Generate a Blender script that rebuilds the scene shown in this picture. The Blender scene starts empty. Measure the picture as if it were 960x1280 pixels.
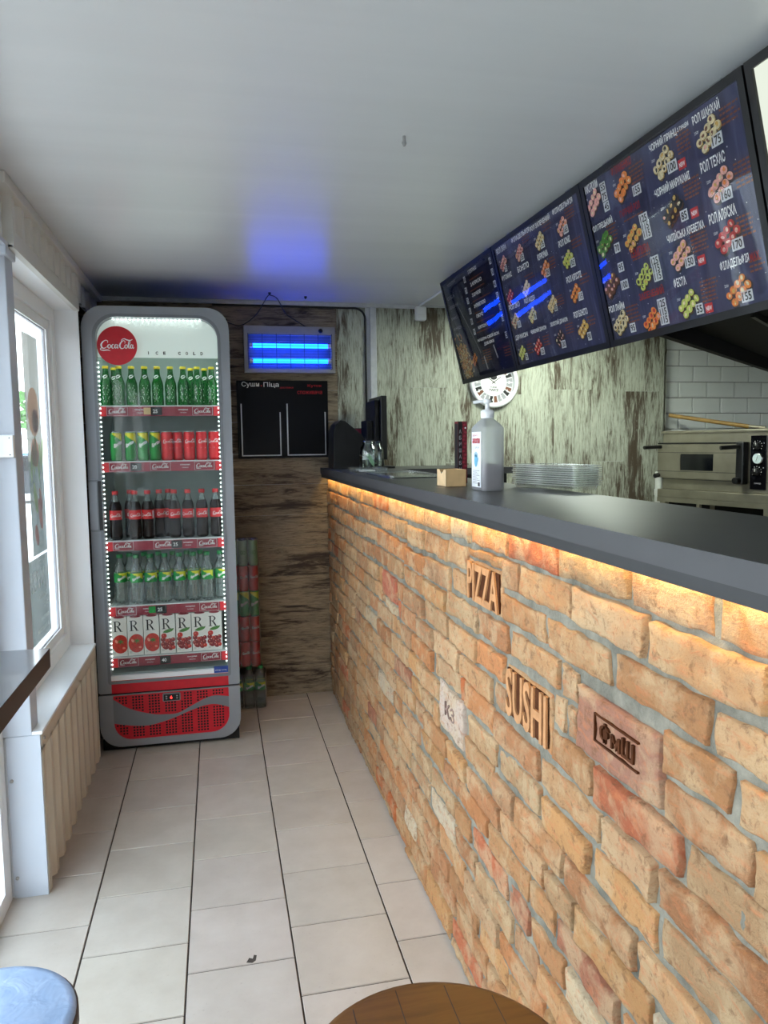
SKY, LAMP, EXPO = 7.0, 26.0, 0.0
import bpy, bmesh, math, random
from mathutils import Vector, Matrix, noise
PI = math.pi
S = bpy.context.scene
COL = S.collection
random.seed(11)

# ------------------------------------------------------------------ colour
def lin(c):
    c = c / 255.0
    return c / 12.92 if c <= 0.04045 else ((c + 0.055) / 1.055) ** 2.4
def rgb(r, g, b):
    return (lin(r), lin(g), lin(b), 1.0)

# ------------------------------------------------------------------ materials
class N:
    """small node-graph helper"""
    def __init__(s, name):
        s.m = bpy.data.materials.new(name)
        s.m.use_nodes = True
        s.t = s.m.node_tree
        s.t.nodes.clear()
        s.out = s.t.nodes.new('ShaderNodeOutputMaterial')
    def n(s, typ, **kw):
        nd = s.t.nodes.new(typ)
        for k, v in kw.items():
            if k.startswith('_'):
                setattr(nd, k[1:], v)
            else:
                key = k.replace('__', ' ')
                nd.inputs[key].default_value = v
        return nd
    def l(s, a, b):
        s.t.links.new(a, b)
    def coords(s, scale=(1, 1, 1), kind='Object', off=None):
        tc = s.n('ShaderNodeTexCoord')
        mp = s.n('ShaderNodeMapping')
        mp.inputs['Scale'].default_value = scale
        s.l(tc.outputs[kind], mp.inputs['Vector'])
        return mp.outputs['Vector']
    def noise(s, vec, scale=5, detail=4, rough=.5, dist=0.0):
        nd = s.n('ShaderNodeTexNoise')
        nd.inputs['Scale'].default_value = scale
        nd.inputs['Detail'].default_value = detail
        nd.inputs['Roughness'].default_value = rough
        nd.inputs['Distortion'].default_value = dist
        s.l(vec, nd.inputs['Vector'])
        return nd.outputs['Fac']
    def ramp(s, fac, stops):
        r = s.n('ShaderNodeValToRGB')
        el = r.color_ramp.elements
        while len(el) < len(stops):
            el.new(0.5)
        for e, (p, c) in zip(el, stops):
            e.position = p
            e.color = c if len(c) == 4 else (*c, 1)
        s.l(fac, r.inputs['Fac'])
        return r.outputs['Color']
    def mix(s, fac, a, b, mode='MIX'):
        nd = s.n('ShaderNodeMix', _data_type='RGBA', _blend_type=mode)
        def put(i, v):
            if hasattr(v, 'links') or hasattr(v, 'is_linked'):
                s.l(v, nd.inputs[i])
            else:
                nd.inputs[i].default_value = v
        put(0, fac); put(6, a); put(7, b)
        return nd.outputs[2]
    def bump(s, h, strength=.3, dist=.01):
        b = s.n('ShaderNodeBump')
        b.inputs['Strength'].default_value = strength
        b.inputs['Distance'].default_value = dist
        s.l(h, b.inputs['Height'])
        return b.outputs['Normal']
    def bsdf(s, color, rough=.5, metal=0.0, spec=.5, normal=None, emit=None, estr=0.0, coat=0.0):
        p = s.n('ShaderNodeBsdfPrincipled')
        for key, v in (('Base Color', color), ('Roughness', rough)):
            if hasattr(v, 'is_linked'):
                s.l(v, p.inputs[key])
            else:
                p.inputs[key].default_value = v
        p.inputs['Metallic'].default_value = metal
        p.inputs['Specular IOR Level'].default_value = spec
        p.inputs['Coat Weight'].default_value = coat
        p.inputs['Coat Roughness'].default_value = .08
        if normal is not None:
            s.l(normal, p.inputs['Normal'])
        if emit is not None:
            p.inputs['Emission Color'].default_value = emit
            p.inputs['Emission Strength'].default_value = estr
        return p.outputs['BSDF']
    def done(s, sh):
        s.l(sh, s.out.inputs['Surface'])
        return s.m

def plain(name, c, rough=.5, metal=0.0, spec=.5, var=.08, scale=30, bump=0.0, coat=0.0):
    g = N(name)
    v = g.coords()
    f = g.noise(v, scale, 3)
    lo = tuple(x * (1 - var) for x in c[:3]) + (1,)
    hi = tuple(min(1, x * (1 + var)) for x in c[:3]) + (1,)
    col = g.ramp(f, [(.3, lo), (.7, hi)])
    nm = g.bump(g.noise(v, scale * 6, 3), bump, .004) if bump else None
    return g.done(g.bsdf(col, rough, metal, spec, nm, coat=coat))

def glow(name, c, strength):
    g = N(name)
    e = g.n('ShaderNodeEmission')
    e.inputs['Color'].default_value = c
    e.inputs['Strength'].default_value = strength
    return g.done(e.outputs[0])

def clear(name, tint=(1, 1, 1, 1), gloss=.08, rough=.02, body=0.0, bodycol=(1, 1, 1, 1), fres=.8):
    """thin clear material: tinted see-through, fresnel-like gloss and a little body colour"""
    g = N(name)
    tr = g.n('ShaderNodeBsdfTransparent'); tr.inputs['Color'].default_value = tint
    gl = g.n('ShaderNodeBsdfGlossy'); gl.inputs['Roughness'].default_value = rough
    fr = g.n('ShaderNodeFresnel'); fr.inputs['IOR'].default_value = 1.35
    ad = g.n('ShaderNodeMath', _operation='MULTIPLY_ADD')
    ad.inputs[1].default_value = fres; ad.inputs[2].default_value = gloss
    ad.use_clamp = True
    g.l(fr.outputs[0], ad.inputs[0])
    base = tr.outputs[0]
    if body > 0:
        df = g.n('ShaderNodeBsdfDiffuse'); df.inputs['Color'].default_value = bodycol
        mb = g.n('ShaderNodeMixShader'); mb.inputs[0].default_value = body
        g.l(tr.outputs[0], mb.inputs[1]); g.l(df.outputs[0], mb.inputs[2])
        base = mb.outputs[0]
    mx = g.n('ShaderNodeMixShader')
    g.l(ad.outputs[0], mx.inputs[0]); g.l(base, mx.inputs[1]); g.l(gl.outputs[0], mx.inputs[2])
    return g.done(mx.outputs[0])

def wood_panel(name, horizontal, light, mid, dark, SC=(6, 44)):
    g = N(name)
    at = g.n('ShaderNodeAttribute', _attribute_name='Col')
    tc = g.n('ShaderNodeTexCoord')
    sc = g.n('ShaderNodeVectorMath', _operation='SCALE'); sc.inputs['Scale'].default_value = 37.0
    g.l(at.outputs['Color'], sc.inputs[0])
    ad = g.n('ShaderNodeVectorMath', _operation='ADD')
    g.l(tc.outputs['Object'], ad.inputs[0]); g.l(sc.outputs[0], ad.inputs[1])
    def mp(s):
        m = g.n('ShaderNodeMapping')
        m.inputs['Scale'].default_value = (s[0], 1, s[1]) if horizontal else (s[1], 1, s[0])
        g.l(ad.outputs[0], m.inputs['Vector'])
        return m.outputs['Vector']
    fine = g.noise(mp((14, 150)), 1, 6, .72, .4)
    flake = g.noise(mp(SC), 1.0, 9, .72, .9)
    big = g.noise(mp((1.5, 7)), 1.0, 4, .55, .6)
    sm = g.n('ShaderNodeMath', _operation='MULTIPLY_ADD'); sm.inputs[1].default_value = .55
    g.l(flake, sm.inputs[0])
    b2 = g.n('ShaderNodeMath', _operation='MULTIPLY'); b2.inputs[1].default_value = .45
    g.l(big, b2.inputs[0]); g.l(b2.outputs[0], sm.inputs[2])
    base = g.ramp(fine, [(.32, mid), (.56, light), (.8, light)])
    mask = g.ramp(sm.outputs[0], [(.405, (1, 1, 1)), (.445, (.70, .70, .70)), (.475, (.3, .3, .3)), (.53, (0, 0, 0))])
    mask2 = g.ramp(fine, [(.32, (.7, .7, .7)), (.43, (0, 0, 0))])
    c1 = g.mix(mask, base, dark)
    c2 = g.mix(mask2, c1, dark)
    return g.done(g.bsdf(c2, .55, spec=.35, normal=g.bump(flake, .15, .003)))

M = {}
M['white_paint'] = plain('white_paint', rgb(228, 230, 232), .45, var=.02, scale=5)
M['white_plastic'] = plain('white_plastic', rgb(238, 240, 242), .3, var=.015, scale=5)
M['sheet_white'] = plain('white_sheet_metal', rgb(206, 198, 184), .5, spec=.4, var=.02, scale=5)
M['sheet_cover'] = plain('white_metal_cover', rgb(194, 202, 214), .4, var=.015, scale=5)
M['sheet_grey'] = plain('grey_sheet_metal', rgb(214, 213, 208), .5, spec=.4, var=.02, scale=5)
M['black'] = plain('black_plastic', rgb(14, 14, 16), .4)
M['black_matt'] = plain('black_matt', rgb(10, 10, 11), .7)
M['black_gloss'] = plain('black_gloss', rgb(10, 10, 14), .12)
M['rubber'] = plain('black_rubber', rgb(16, 16, 16), .8)
M['screw'] = plain('screw_head', rgb(170, 170, 170), .35, .8)
M['steel'] = plain('brushed_steel', rgb(150, 144, 128), .38, .75, var=.15, scale=8)
M['silver'] = plain('silver_paint', rgb(142, 146, 152), .4, .25, var=.03, scale=10)
M['silver_dark'] = plain('silver_paint_darker', rgb(120, 124, 130), .42, .25, var=.03, scale=10)
M['chrome'] = plain('chrome', rgb(200, 200, 200), .15, 1.0)
M['red'] = plain('red_panel', rgb(196, 10, 34), .35)
M['red_dark'] = plain('dark_red_strip', rgb(150, 34, 56), .4)
M['red_bright'] = plain('bright_red', rgb(226, 40, 52), .35)
M['white_ink'] = plain('white_print', rgb(240, 240, 240), .5, var=.01)
M['grey_ink'] = plain('grey_print', rgb(150, 150, 155), .5, var=.01)
M['black_ink'] = plain('black_print', rgb(18, 18, 20), .5)
M['blue_ink'] = plain('blue_print', rgb(40, 70, 150), .5)
M['liner'] = plain('fridge_liner', rgb(176, 190, 186), .5, var=.03)
M['shelf_wire'] = plain('shelf_white_wire', rgb(214, 220, 220), .4)
M['led_white'] = glow('white_leds', (.88, 1.0, .97, 1), 7.0)
M['led_top'] = glow('white_top_leds', (.90, 1.0, .95, 1), 12.0)
M['led_in'] = glow('inner_white_light', (.88, 1.0, .97, 1), 16.0)
M['led_warm'] = glow('warm_led_tape', (1.0, .66, .22, 1), 46.0)
M['led_red'] = glow('red_digits', (1.0, .05, .04, 1), 3.0)
M['uv'] = glow('uv_tube_light', (.003, .056, 1.0, 1), 18.0)
M['screen_white'] = glow('lit_screen', (.93, 1.0, .86, 1), .9)
M['pane'] = clear('window_glass', (.97, .985, .98, 1), .02, fres=.25)
M['fridge_pane'] = clear('fridge_door_glass', (.96, .975, .97, 1), .004, fres=.5)
M['film'] = clear('clear_shrink_film', (.88, .9, .9, 1), .02, .2, .03, (.5, .5, .5, 1))
M['green_glass'] = clear('green_bottle_glass', (.10, .62, .18, 1), .05, .05, .42, rgb(6, 128, 44))
M['pet_clear'] = clear('clear_bottle_plastic', (.90, .94, .93, 1), .07, .06, .10, (.6, .68, .66, 1))
M['cola'] = plain('dark_cola', rgb(20, 8, 6), .14, spec=.3)
M['cap_red'] = plain('red_cap', rgb(206, 34, 40), .4)
M['cap_green'] = plain('green_cap', rgb(20, 130, 66), .4)
M['cap_yellow'] = plain('yellow_cap', rgb(232, 208, 40), .4)
M['label_red'] = plain('red_label', rgb(208, 26, 34), .4)
M['label_green'] = plain('green_label', rgb(16, 150, 60), .4)
M['label_yellow'] = plain('yellow_label', rgb(224, 226, 40), .4)
M['can_green'] = plain('green_can', rgb(20, 142, 56), .25, .3)
M['can_yellow'] = plain('yellow_can', rgb(228, 218, 20), .25, .3)
M['can_red'] = plain('red_can', rgb(214, 16, 30), .25, .3)
M['alu'] = plain('bare_aluminium', rgb(200, 204, 206), .25, .9)
M['carton'] = plain('white_carton', rgb(238, 236, 230), .45, var=.02)
M['fruit_red'] = plain('tomato_print', rgb(200, 44, 30), .5, var=.25, scale=60)
M['fruit_dark'] = plain('cherry_print', rgb(140, 22, 30), .45, var=.4, scale=90)
M['fruit_hi'] = plain('fruit_highlight_print', rgb(236, 150, 130), .45)
M['leaf'] = plain('leaf_print', rgb(70, 130, 50), .5, var=.3, scale=80)
M['slab'] = plain('dark_worktop_laminate', rgb(60, 61, 61), .36, spec=.45, var=.12, scale=9)
M['slab_edge'] = plain('worktop_edge_band', rgb(56, 56, 59), .5, var=.05, scale=9)
M['band'] = plain('black_under_band', rgb(27, 28, 31), .5)
M['kraft'] = plain('kraft_card', rgb(214, 178, 128), .7)
M['kraft_lit'] = plain('window_lit_kraft_card', rgb(228, 196, 152), .7)  # same card as the box, with window light put into its colour
M['hdpe'] = clear('milky_bottle_plastic', (.84, .86, .88, 1), .02, .3, .26, (.86, .88, .92, 1), fres=.4)
M['gel'] = clear('pinkish_gel', (.50, .38, .41, 1), .0, .2, .55, (.34, .26, .29, 1), fres=.2)
M['label_white'] = plain('white_label', rgb(232, 236, 240), .5)
M['tray_clear'] = clear('clear_tray_plastic', (.965, .98, .975, 1), .03, .08, .05, (.85, .9, .88, 1), fres=.4)
M['tray_rim'] = clear('clear_tray_rim', (.9, .93, .92, 1), .10, .1, .38, (.86, .9, .88, 1))
M['glass_clear'] = clear('clear_jar_glass', (.93, .97, .96, 1), .07, .02)
M['note'] = plain('folded_banknote', rgb(150, 190, 150), .7, var=.3, scale=70)
M['note_white'] = plain('white_paper', rgb(225, 228, 226), .7)
M['wood_seat'] = None
M['oak'] = plain('pale_wood_handle', rgb(150, 116, 56), .5, var=.2, scale=20)
M['chop_red'] = plain('red_pattern_card', rgb(110, 24, 34), .5, var=.5, scale=120)
M['pipe_white'] = plain('white_pipe', rgb(210, 212, 205), .4)
M['oven_dark'] = plain('oven_black_glass', rgb(12, 14, 18), .08)
M['hood'] = plain('black_hood_metal', rgb(5, 5, 5), .6, spec=.2)
M['gauge'] = plain('gauge_face', rgb(205, 220, 220), .3)
M['brown_ink'] = plain('brown_print', rgb(124, 66, 40), .55, var=.15)
M['red_ink'] = plain('red_print', rgb(150, 28, 34), .55)
M['new_red'] = plain('new_badge_red', rgb(190, 34, 38), .55)
M['price_white'] = plain('price_box_white', rgb(206, 208, 212), .55)
M['tape_blue'] = plain('blue_tape', rgb(14, 92, 216), .35)
FOOD = dict(pink=(226, 168, 156), cream=(222, 206, 164), orange=(224, 130, 60), dark=(40, 36, 38), brown=(110, 66, 46),
            green=(90, 140, 60), gold=(206, 164, 84), lime=(190, 198, 96), red=(186, 50, 48))
for k, v in FOOD.items():
    M['food_' + k] = plain('food_print_' + k, rgb(*v), .5, var=.3, scale=160)

def seat_wood():
    g = N('brown_stained_wood')
    v = g.coords((3, 30, 3))
    f = g.noise(v, 1.5, 6, .6, .6)
    c = g.ramp(f, [(.25, rgb(80, 50, 18)), (.55, rgb(112, 74, 30)), (.8, rgb(98, 62, 25))])
    return g.done(g.bsdf(c, .42, spec=.4))
M['wood_seat'] = seat_wood()

def blue_vinyl():
    g = N('pale_glossy_plastic_film')
    v = g.coords()
    f = g.noise(v, 18, 3, .5, .8)
    c = g.ramp(f, [(.3, rgb(144, 168, 202)), (.7, rgb(164, 184, 214))])
    return g.done(g.bsdf(c, .12, spec=.6, normal=g.bump(f, .35, .01)))
M['vinyl'] = blue_vinyl()

def table_top():
    g = N('dark_table_laminate')
    v = g.coords((6, 1, 1))
    f = g.noise(v, 6, 4)
    c = g.ramp(f, [(.3, rgb(58, 60, 66)), (.7, rgb(70, 72, 78))])
    return g.done(g.bsdf(c, .2, spec=.9, coat=.9))
M['table_top'] = table_top()
M['table_edge'] = plain('dark_brown_table_edge', rgb(58, 46, 44), .5)

def tile_mat():
    g = N('beige_floor_tile')
    at = g.n('ShaderNodeAttribute', _attribute_name='Col')
    v = g.coords()
    f = g.noise(v, 7, 6, .6)
    f2 = g.noise(v, 90, 3, .6)
    c = g.ramp(f, [(.3, rgb(178, 169, 160)), (.7, rgb(192, 184, 176))])
    c = g.mix(1.0, c, at.outputs['Color'], 'MULTIPLY')
    dirt = g.ramp(f2, [(.28, (.78, .76, .74)), (.36, (1, 1, 1))])
    c = g.mix(.5, c, dirt, 'MULTIPLY')
    return g.done(g.bsdf(c, .38, spec=.45, normal=g.bump(f2, .03, .002)))
M['tile'] = tile_mat()
M['grout'] = plain('dark_grout', rgb(62, 54, 48), .9)

def ceiling_mat():
    g = N('satin_ceiling_panel')
    tc = g.n('ShaderNodeTexCoord')
    sx = g.n('ShaderNodeSeparateXYZ'); g.l(tc.outputs['Object'], sx.inputs[0])
    v = g.coords((.4, 9, 1))
    f = g.noise(v, 1, 3)
    c = g.ramp(f, [(.3, rgb(204, 205, 206)), (.7, rgb(210, 211, 212))])
    return g.done(g.bsdf(c, .30, spec=.6, normal=g.bump(f, .05, .02)))
M['ceiling'] = ceiling_mat()

def brick_mat():
    g = N('old_clay_brick')
    at = g.n('ShaderNodeAttribute', _attribute_name='Col')
    v = g.coords()
    va = g.coords((1, 1, 2.6))
    a = g.noise(v, 11, 6, .62, .5)
    b = g.noise(va, 24, 7, .68, .9)
    d = g.noise(v, 120, 4, .7)
    e = g.noise(v, 46, 6, .7, .3)
    c = g.mix(g.ramp(a, [(.46, (0, 0, 0)), (.60, (.58, .58, .58))]), at.outputs['Color'], rgb(182, 158, 124))
    c = g.mix(g.ramp(b, [(.52, (0, 0, 0)), (.66, (.55, .55, .55))]), c, rgb(182, 112, 74))
    c = g.mix(g.ramp(e, [(.34, (.72, .72, .72)), (.46, (0, 0, 0))]), c, rgb(116, 84, 60))
    c = g.mix(g.ramp(d, [(.30, (.34, .34, .34)), (.42, (0, 0, 0))]), c, rgb(98, 70, 50))
    h = g.mix(.45, b, d)
    nm = g.bump(h, .9, .010)
    return g.done(g.bsdf(c, .85, spec=.2, normal=nm))
M['brick'] = brick_mat()
def mortar_mat():
    g = N('grey_mortar')
    v = g.coords()
    a = g.noise(v, 14, 6, .65)
    d = g.noise(v, 90, 4, .7)
    c = g.ramp(a, [(.3, rgb(90, 88, 80)), (.6, rgb(134, 130, 118)), (.8, rgb(156, 150, 132))])
    return g.done(g.bsdf(c, .9, spec=.2, normal=g.bump(d, .6, .008)))
M['mortar'] = mortar_mat()

def board_mat():
    g = N('menu_navy_planks_print')
    v = g.coords((1, 9, 1.2))
    f = g.noise(v, 2.2, 6, .6, 1.2)
    c = g.ramp(f, [(.28, rgb(44, 45, 70)), (.55, rgb(62, 64, 94)), (.8, rgb(88, 94, 124))])
    return g.done(g.bsdf(c, .4, spec=.3))
M['board'] = board_mat()
def board_dark():
    g = N('menu_dark_navy_print')
    v = g.coords((1, 3, 2))
    f = g.noise(v, 2.0, 3, .5)
    c = g.ramp(f, [(.3, rgb(16, 17, 30)), (.7, rgb(24, 30, 66))])
    return g.done(g.bsdf(c, .4, spec=.3))
M['board_dark'] = board_dark()
M['wood_h'] = wood_panel('weathered_planks_horizontal', True, rgb(142, 127, 106), rgb(108, 93, 74), rgb(52, 38, 30), (4.5, 32))
M['wood_v'] = wood_panel('weathered_planks_vertical', False, rgb(184, 188, 172), rgb(140, 141, 126), rgb(82, 71, 58))
M['metro'] = plain('white_metro_tile', rgb(226, 229, 226), .14, var=.03, scale=4)
M['joint'] = plain('dark_tile_joint', rgb(16, 17, 17), .8)
M['trim_white'] = plain('white_trim', rgb(196, 198, 200), .4)
def glowing_header():
    g = N('header_added_glow')
    return g.done(g.bsdf(rgb(226, 232, 228), .4, emit=(.86, 1.0, .93, 1), estr=.30))  # emission added to brighten the white header panel
M['header'] = glowing_header()
M['pavement'] = plain('street_pavement', rgb(206, 202, 196), .9, var=.08, scale=3)
M['asphalt'] = plain('street_asphalt', rgb(120, 120, 120), .9, var=.2, scale=3)
M['foliage'] = plain('tree_foliage', rgb(96, 138, 78), .8, var=.5, scale=6)
M['trunk'] = plain('tree_trunk', rgb(92, 78, 64), .9, var=.3, scale=20)
M['car_blue'] = plain('blue_car_paint', rgb(60, 120, 190), .2)
M['car_dark'] = plain('dark_car_paint', rgb(50, 54, 60), .2)
M['awning'] = plain('white_canvas', rgb(235, 235, 232), .7)
def film(name, c):
    """printed window film: lets daylight glow through"""
    g = N(name)
    v = g.coords()
    f = g.noise(v, 14, 3)
    col_ = g.ramp(f, [(.3, tuple(x * .92 for x in c) + (1,)), (.7, tuple(c) + (1,))])
    t = g.n('ShaderNodeBsdfTranslucent'); g.l(col_, t.inputs['Color'])
    d = g.n('ShaderNodeBsdfDiffuse'); g.l(col_, d.inputs['Color'])
    m = g.n('ShaderNodeMixShader'); m.inputs[0].default_value = .35
    g.l(t.outputs[0], m.inputs[1]); g.l(d.outputs[0], m.inputs[2])
    tr = g.n('ShaderNodeBsdfTransparent'); m2 = g.n('ShaderNodeMixShader'); m2.inputs[0].default_value = .96
    g.l(tr.outputs[0], m2.inputs[1]); g.l(m.outputs[0], m2.inputs[2])
    return g.done(m2.outputs[0])
M['banner_cream'] = film('cream_banner_film', (.17, .165, .14))
M['banner_green'] = film('dark_green_banner_film', (.045, .058, .054))
M['banner_orange'] = film('orange_banner_print', (.75, .42, .26))
M['banner_red'] = film('red_banner_print', (.6, .18, .14))
M['banner_leaf'] = film('leaf_banner_print', (.4, .55, .22))
M['banner_white'] = film('white_banner_letters', (.92, .95, .95))
def acrylic():
    g = N('clear_acrylic_cover')
    v = g.coords()
    nm = g.bump(g.noise(v, 7, 2), .05, .01)
    tr = g.n('ShaderNodeBsdfTransparent'); tr.inputs['Color'].default_value = (.985, .985, .985, 1)
    gl = g.n('ShaderNodeBsdfGlossy'); gl.inputs['Roughness'].default_value = .035
    g.l(nm, gl.inputs['Normal'])
    fr = g.n('ShaderNodeFresnel'); fr.inputs['IOR'].default_value = 1.45
    mx = g.n('ShaderNodeMixShader')
    g.l(fr.outputs[0], mx.inputs[0]); g.l(tr.outputs[0], mx.inputs[1]); g.l(gl.outputs[0], mx.inputs[2])
    return g.done(mx.outputs[0])
M['acrylic'] = acrylic()
M['can_lime'] = plain('pale_green_can', rgb(130, 160, 110), .3, .3)

# ------------------------------------------------------------------ mesh builder
_text = {}
def text_geo(s, bold):
    k = (s, bold)
    if k in _text:
        return _text[k]
    cu = bpy.data.curves.new('t', 'FONT')
    cu.body = s; cu.size = 1.0; cu.offset = bold; cu.resolution_u = 3
    ob = bpy.data.objects.new('t', cu)
    COL.objects.link(ob)
    dg = bpy.context.evaluated_depsgraph_get()
    me = bpy.data.meshes.new_from_object(ob.evaluated_get(dg))
    vs = [(v.co.x, v.co.y) for v in me.vertices]
    fs = [tuple(p.vertices) for p in me.polygons]
    bpy.data.objects.remove(ob); bpy.data.curves.remove(cu); bpy.data.meshes.remove(me)
    if not vs:
        vs = [(0, 0), (1, 0), (1, 1), (0, 1)]; fs = [(0, 1, 2, 3)]
    x0 = min(v[0] for v in vs); x1 = max(v[0] for v in vs)
    y0 = min(v[1] for v in vs); y1 = max(v[1] for v in vs)
    r = ([((x - x0) / (x1 - x0), (y - y0) / (y1 - y0)) for x, y in vs], fs, (x1 - x0) / (y1 - y0))
    _text[k] = r
    return r

class MB:
    def __init__(s):
        s.v = []; s.f = []; s.mi = []; s.sm = []; s.col = []; s.mats = []
        s.cur = (1, 1, 1, 1)
    def mat(s, m):
        m = M[m] if isinstance(m, str) else m
        if m not in s.mats:
            s.mats.append(m)
        return s.mats.index(m)
    def add(s, vs, fs, m, smooth=False, fn=None):
        b = len(s.v); i = s.mat(m)
        for p in vs:
            s.v.append(tuple(fn(*p)) if fn else tuple(p))
        for f in fs:
            s.f.append(tuple(b + k for k in f)); s.mi.append(i); s.sm.append(smooth); s.col.append(s.cur)
        return s
    def box(s, x0, x1, y0, y1, z0, z1, m, bev=0.0, seg=2, fn=None):
        if bev <= 0:
            vs = [(x, y, z) for x in (x0, x1) for y in (y0, y1) for z in (z0, z1)]
            fs = [(0, 1, 3, 2), (4, 6, 7, 5), (0, 4, 5, 1), (2, 3, 7, 6), (0, 2, 6, 4), (1, 5, 7, 3)]
            return s.add(vs, fs, m, False, fn)
        bm = bmesh.new()
        bmesh.ops.create_cube(bm, size=1.0)
        for v in bm.verts:
            v.co = Vector(((x0 + x1) / 2 + v.co.x * (x1 - x0), (y0 + y1) / 2 + v.co.y * (y1 - y0), (z0 + z1) / 2 + v.co.z * (z1 - z0)))
        bmesh.ops.bevel(bm, geom=list(bm.edges), offset=bev, segments=seg, affect='EDGES', profile=.5)
        bm.verts.index_update()
        s.add([tuple(v.co) for v in bm.verts], [tuple(v.index for v in f.verts) for f in bm.faces], m, False, fn)
        bm.free()
        return s
    def lathe(s, prof, m, seg=24, c=(0, 0, 0), smooth=True, fn=None, axis='z', caps=True):
        """prof: list of (r, h); m a material or function(angle, h) -> material"""
        vs = []; n = len(prof)
        def put(r, a, h):
            x, y = r * math.cos(a), r * math.sin(a)
            if axis == 'z': return (c[0] + x, c[1] + y, c[2] + h)
            if axis == 'y': return (c[0] + x, c[1] + h, c[2] + y)
            return (c[0] + h, c[1] + x, c[2] + y)
        for r, h in prof:
            for k in range(seg):
                vs.append(put(r, 2 * PI * k / seg, h))
        if callable(m):
            b = len(s.v)
            for p in vs: s.v.append(tuple(fn(*p)) if fn else p)
            for i in range(n - 1):
                for k in range(seg):
                    k2 = (k + 1) % seg
                    s.f.append((b + i * seg + k, b + i * seg + k2, b + (i + 1) * seg + k2, b + (i + 1) * seg + k))
                    s.mi.append(s.mat(m(2 * PI * (k + .5) / seg, (prof[i][1] + prof[i + 1][1]) / 2)))
                    s.sm.append(smooth); s.col.append(s.cur)
            return s
        fs = []
        for i in range(n - 1):
            for k in range(seg):
                k2 = (k + 1) % seg
                fs.append((i * seg + k, i * seg + k2, (i + 1) * seg + k2, (i + 1) * seg + k))
        s.add(vs, fs, m, smooth, fn)
        if caps:
            if prof[0][0] > 1e-6: s.add(vs[:seg], [tuple(range(seg - 1, -1, -1))], m, False, fn)
            if prof[-1][0] > 1e-6: s.add(vs[-seg:], [tuple(range(seg))], m, False, fn)
        return s
    def tube(s, pts, r, m, seg=8, fn=None, caps=True):
        pts = [Vector(p) for p in pts]
        vs = []; up = Vector((0, 0, 1)); prev = None
        for i, p in enumerate(pts):
            a = pts[max(0, i - 1)]; b = pts[min(len(pts) - 1, i + 1)]
            t = (b - a).normalized()
            if prev is None:
                u = t.cross(up if abs(t.z) < .9 else Vector((1, 0, 0))).normalized()
            else:
                u = (prev - t * prev.dot(t)).normalized()
            prev = u
            w = t.cross(u)
            for k in range(seg):
                an = 2 * PI * k / seg
                vs.append(tuple(p + (u * math.cos(an) + w * math.sin(an)) * r))
        fs = []
        for i in range(len(pts) - 1):
            for k in range(seg):
                k2 = (k + 1) % seg
                fs.append((i * seg + k, i * seg + k2, (i + 1) * seg + k2, (i + 1) * seg + k))
        s.add(vs, fs, m, True, fn)
        if caps:
            s.add(vs[:seg], [tuple(range(seg - 1, -1, -1))], m, False, fn)
            s.add(vs[-seg:], [tuple(range(seg))], m, False, fn)
        return s
    def prism(s, poly, d0, d1, m, axis='y', fn=None, back=True, side=None):
        """poly in the plane (a, b); extruded from d0 to d1 along the axis"""
        def put(a, b, d):
            if axis == 'y': return (a, d, b)
            if axis == 'x': return (d, a, b)
            return (a, b, d)
        n = len(poly)
        vs = [put(a, b, d0) for a, b in poly] + [put(a, b, d1) for a, b in poly]
        s.add(vs, [tuple(range(n))] + ([tuple(range(2 * n - 1, n - 1, -1))] if back else []), m, False, fn)
        s.add(vs, [(i, (i + 1) % n, n + (i + 1) % n, n + i) for i in range(n)], side or m, False, fn)
        return s
    def ring(s, outer, inner, d0, d1, m, axis='y', fn=None):
        def put(a, b, d):
            if axis == 'y': return (a, d, b)
            if axis == 'x': return (d, a, b)
            return (a, b, d)
        n = len(outer)
        vs = [put(*p, d0) for p in outer] + [put(*p, d0) for p in inner] + [put(*p, d1) for p in outer] + [put(*p, d1) for p in inner]
        fs = []
        for i in range(n):
            j = (i + 1) % n
            fs += [(i, j, n + j, n + i), (2 * n + j, 2 * n + i, 3 * n + i, 3 * n + j), (i, 2 * n + i, 2 * n + j, j), (n + i, n + j, 3 * n + j, 3 * n + i)]
        return s.add(vs, fs, m, False, fn)
    def text(s, txt, m, fn, x, y, w, h, bold=.02):
        """text fitted to the box (x, y, w, h) of the plane mapped by fn(a, b) -> 3D; w=None keeps the natural width"""
        vs, fs, asp = text_geo(txt, bold)
        if w is None: w = h * asp
        return s.add([(x + a * w, y + b * h) for a, b in vs], fs, m, False, fn)
    def rect(s, m, fn, x0, x1, y0, y1):
        return s.add([(x0, y0), (x1, y0), (x1, y1), (x0, y1)], [(0, 1, 2, 3)], m, False, fn)
    def disc(s, m, fn, cx, cy, rx, ry=None, n=14, rot=0.0):
        ry = ry or rx
        ps = []
        for k in range(n):
            a = 2 * PI * k / n
            px, py = rx * math.cos(a), ry * math.sin(a)
            ps.append((cx + px * math.cos(rot) - py * math.sin(rot), cy + px * math.sin(rot) + py * math.cos(rot)))
        return s.add(ps, [tuple(range(n))], m, False, fn)
    def stroke(s, pts, m, fn, steps=6):
        """brush stroke through (x, y, width) with catmull-rom smoothing"""
        P = [Vector(p) for p in pts]
        if len(P) > 2:
            Q = []
            for i in range(len(P) - 1):
                p0 = P[max(0, i - 1)]; p1 = P[i]; p2 = P[i + 1]; p3 = P[min(len(P) - 1, i + 2)]
                for k in range(steps):
                    t = k / steps
                    Q.append(.5 * ((2 * p1) + (p2 - p0) * t + (2 * p0 - 5 * p1 + 4 * p2 - p3) * t * t + (3 * p1 - p0 - 3 * p2 + p3) * t ** 3))
            Q.append(P[-1]); P = Q
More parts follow.
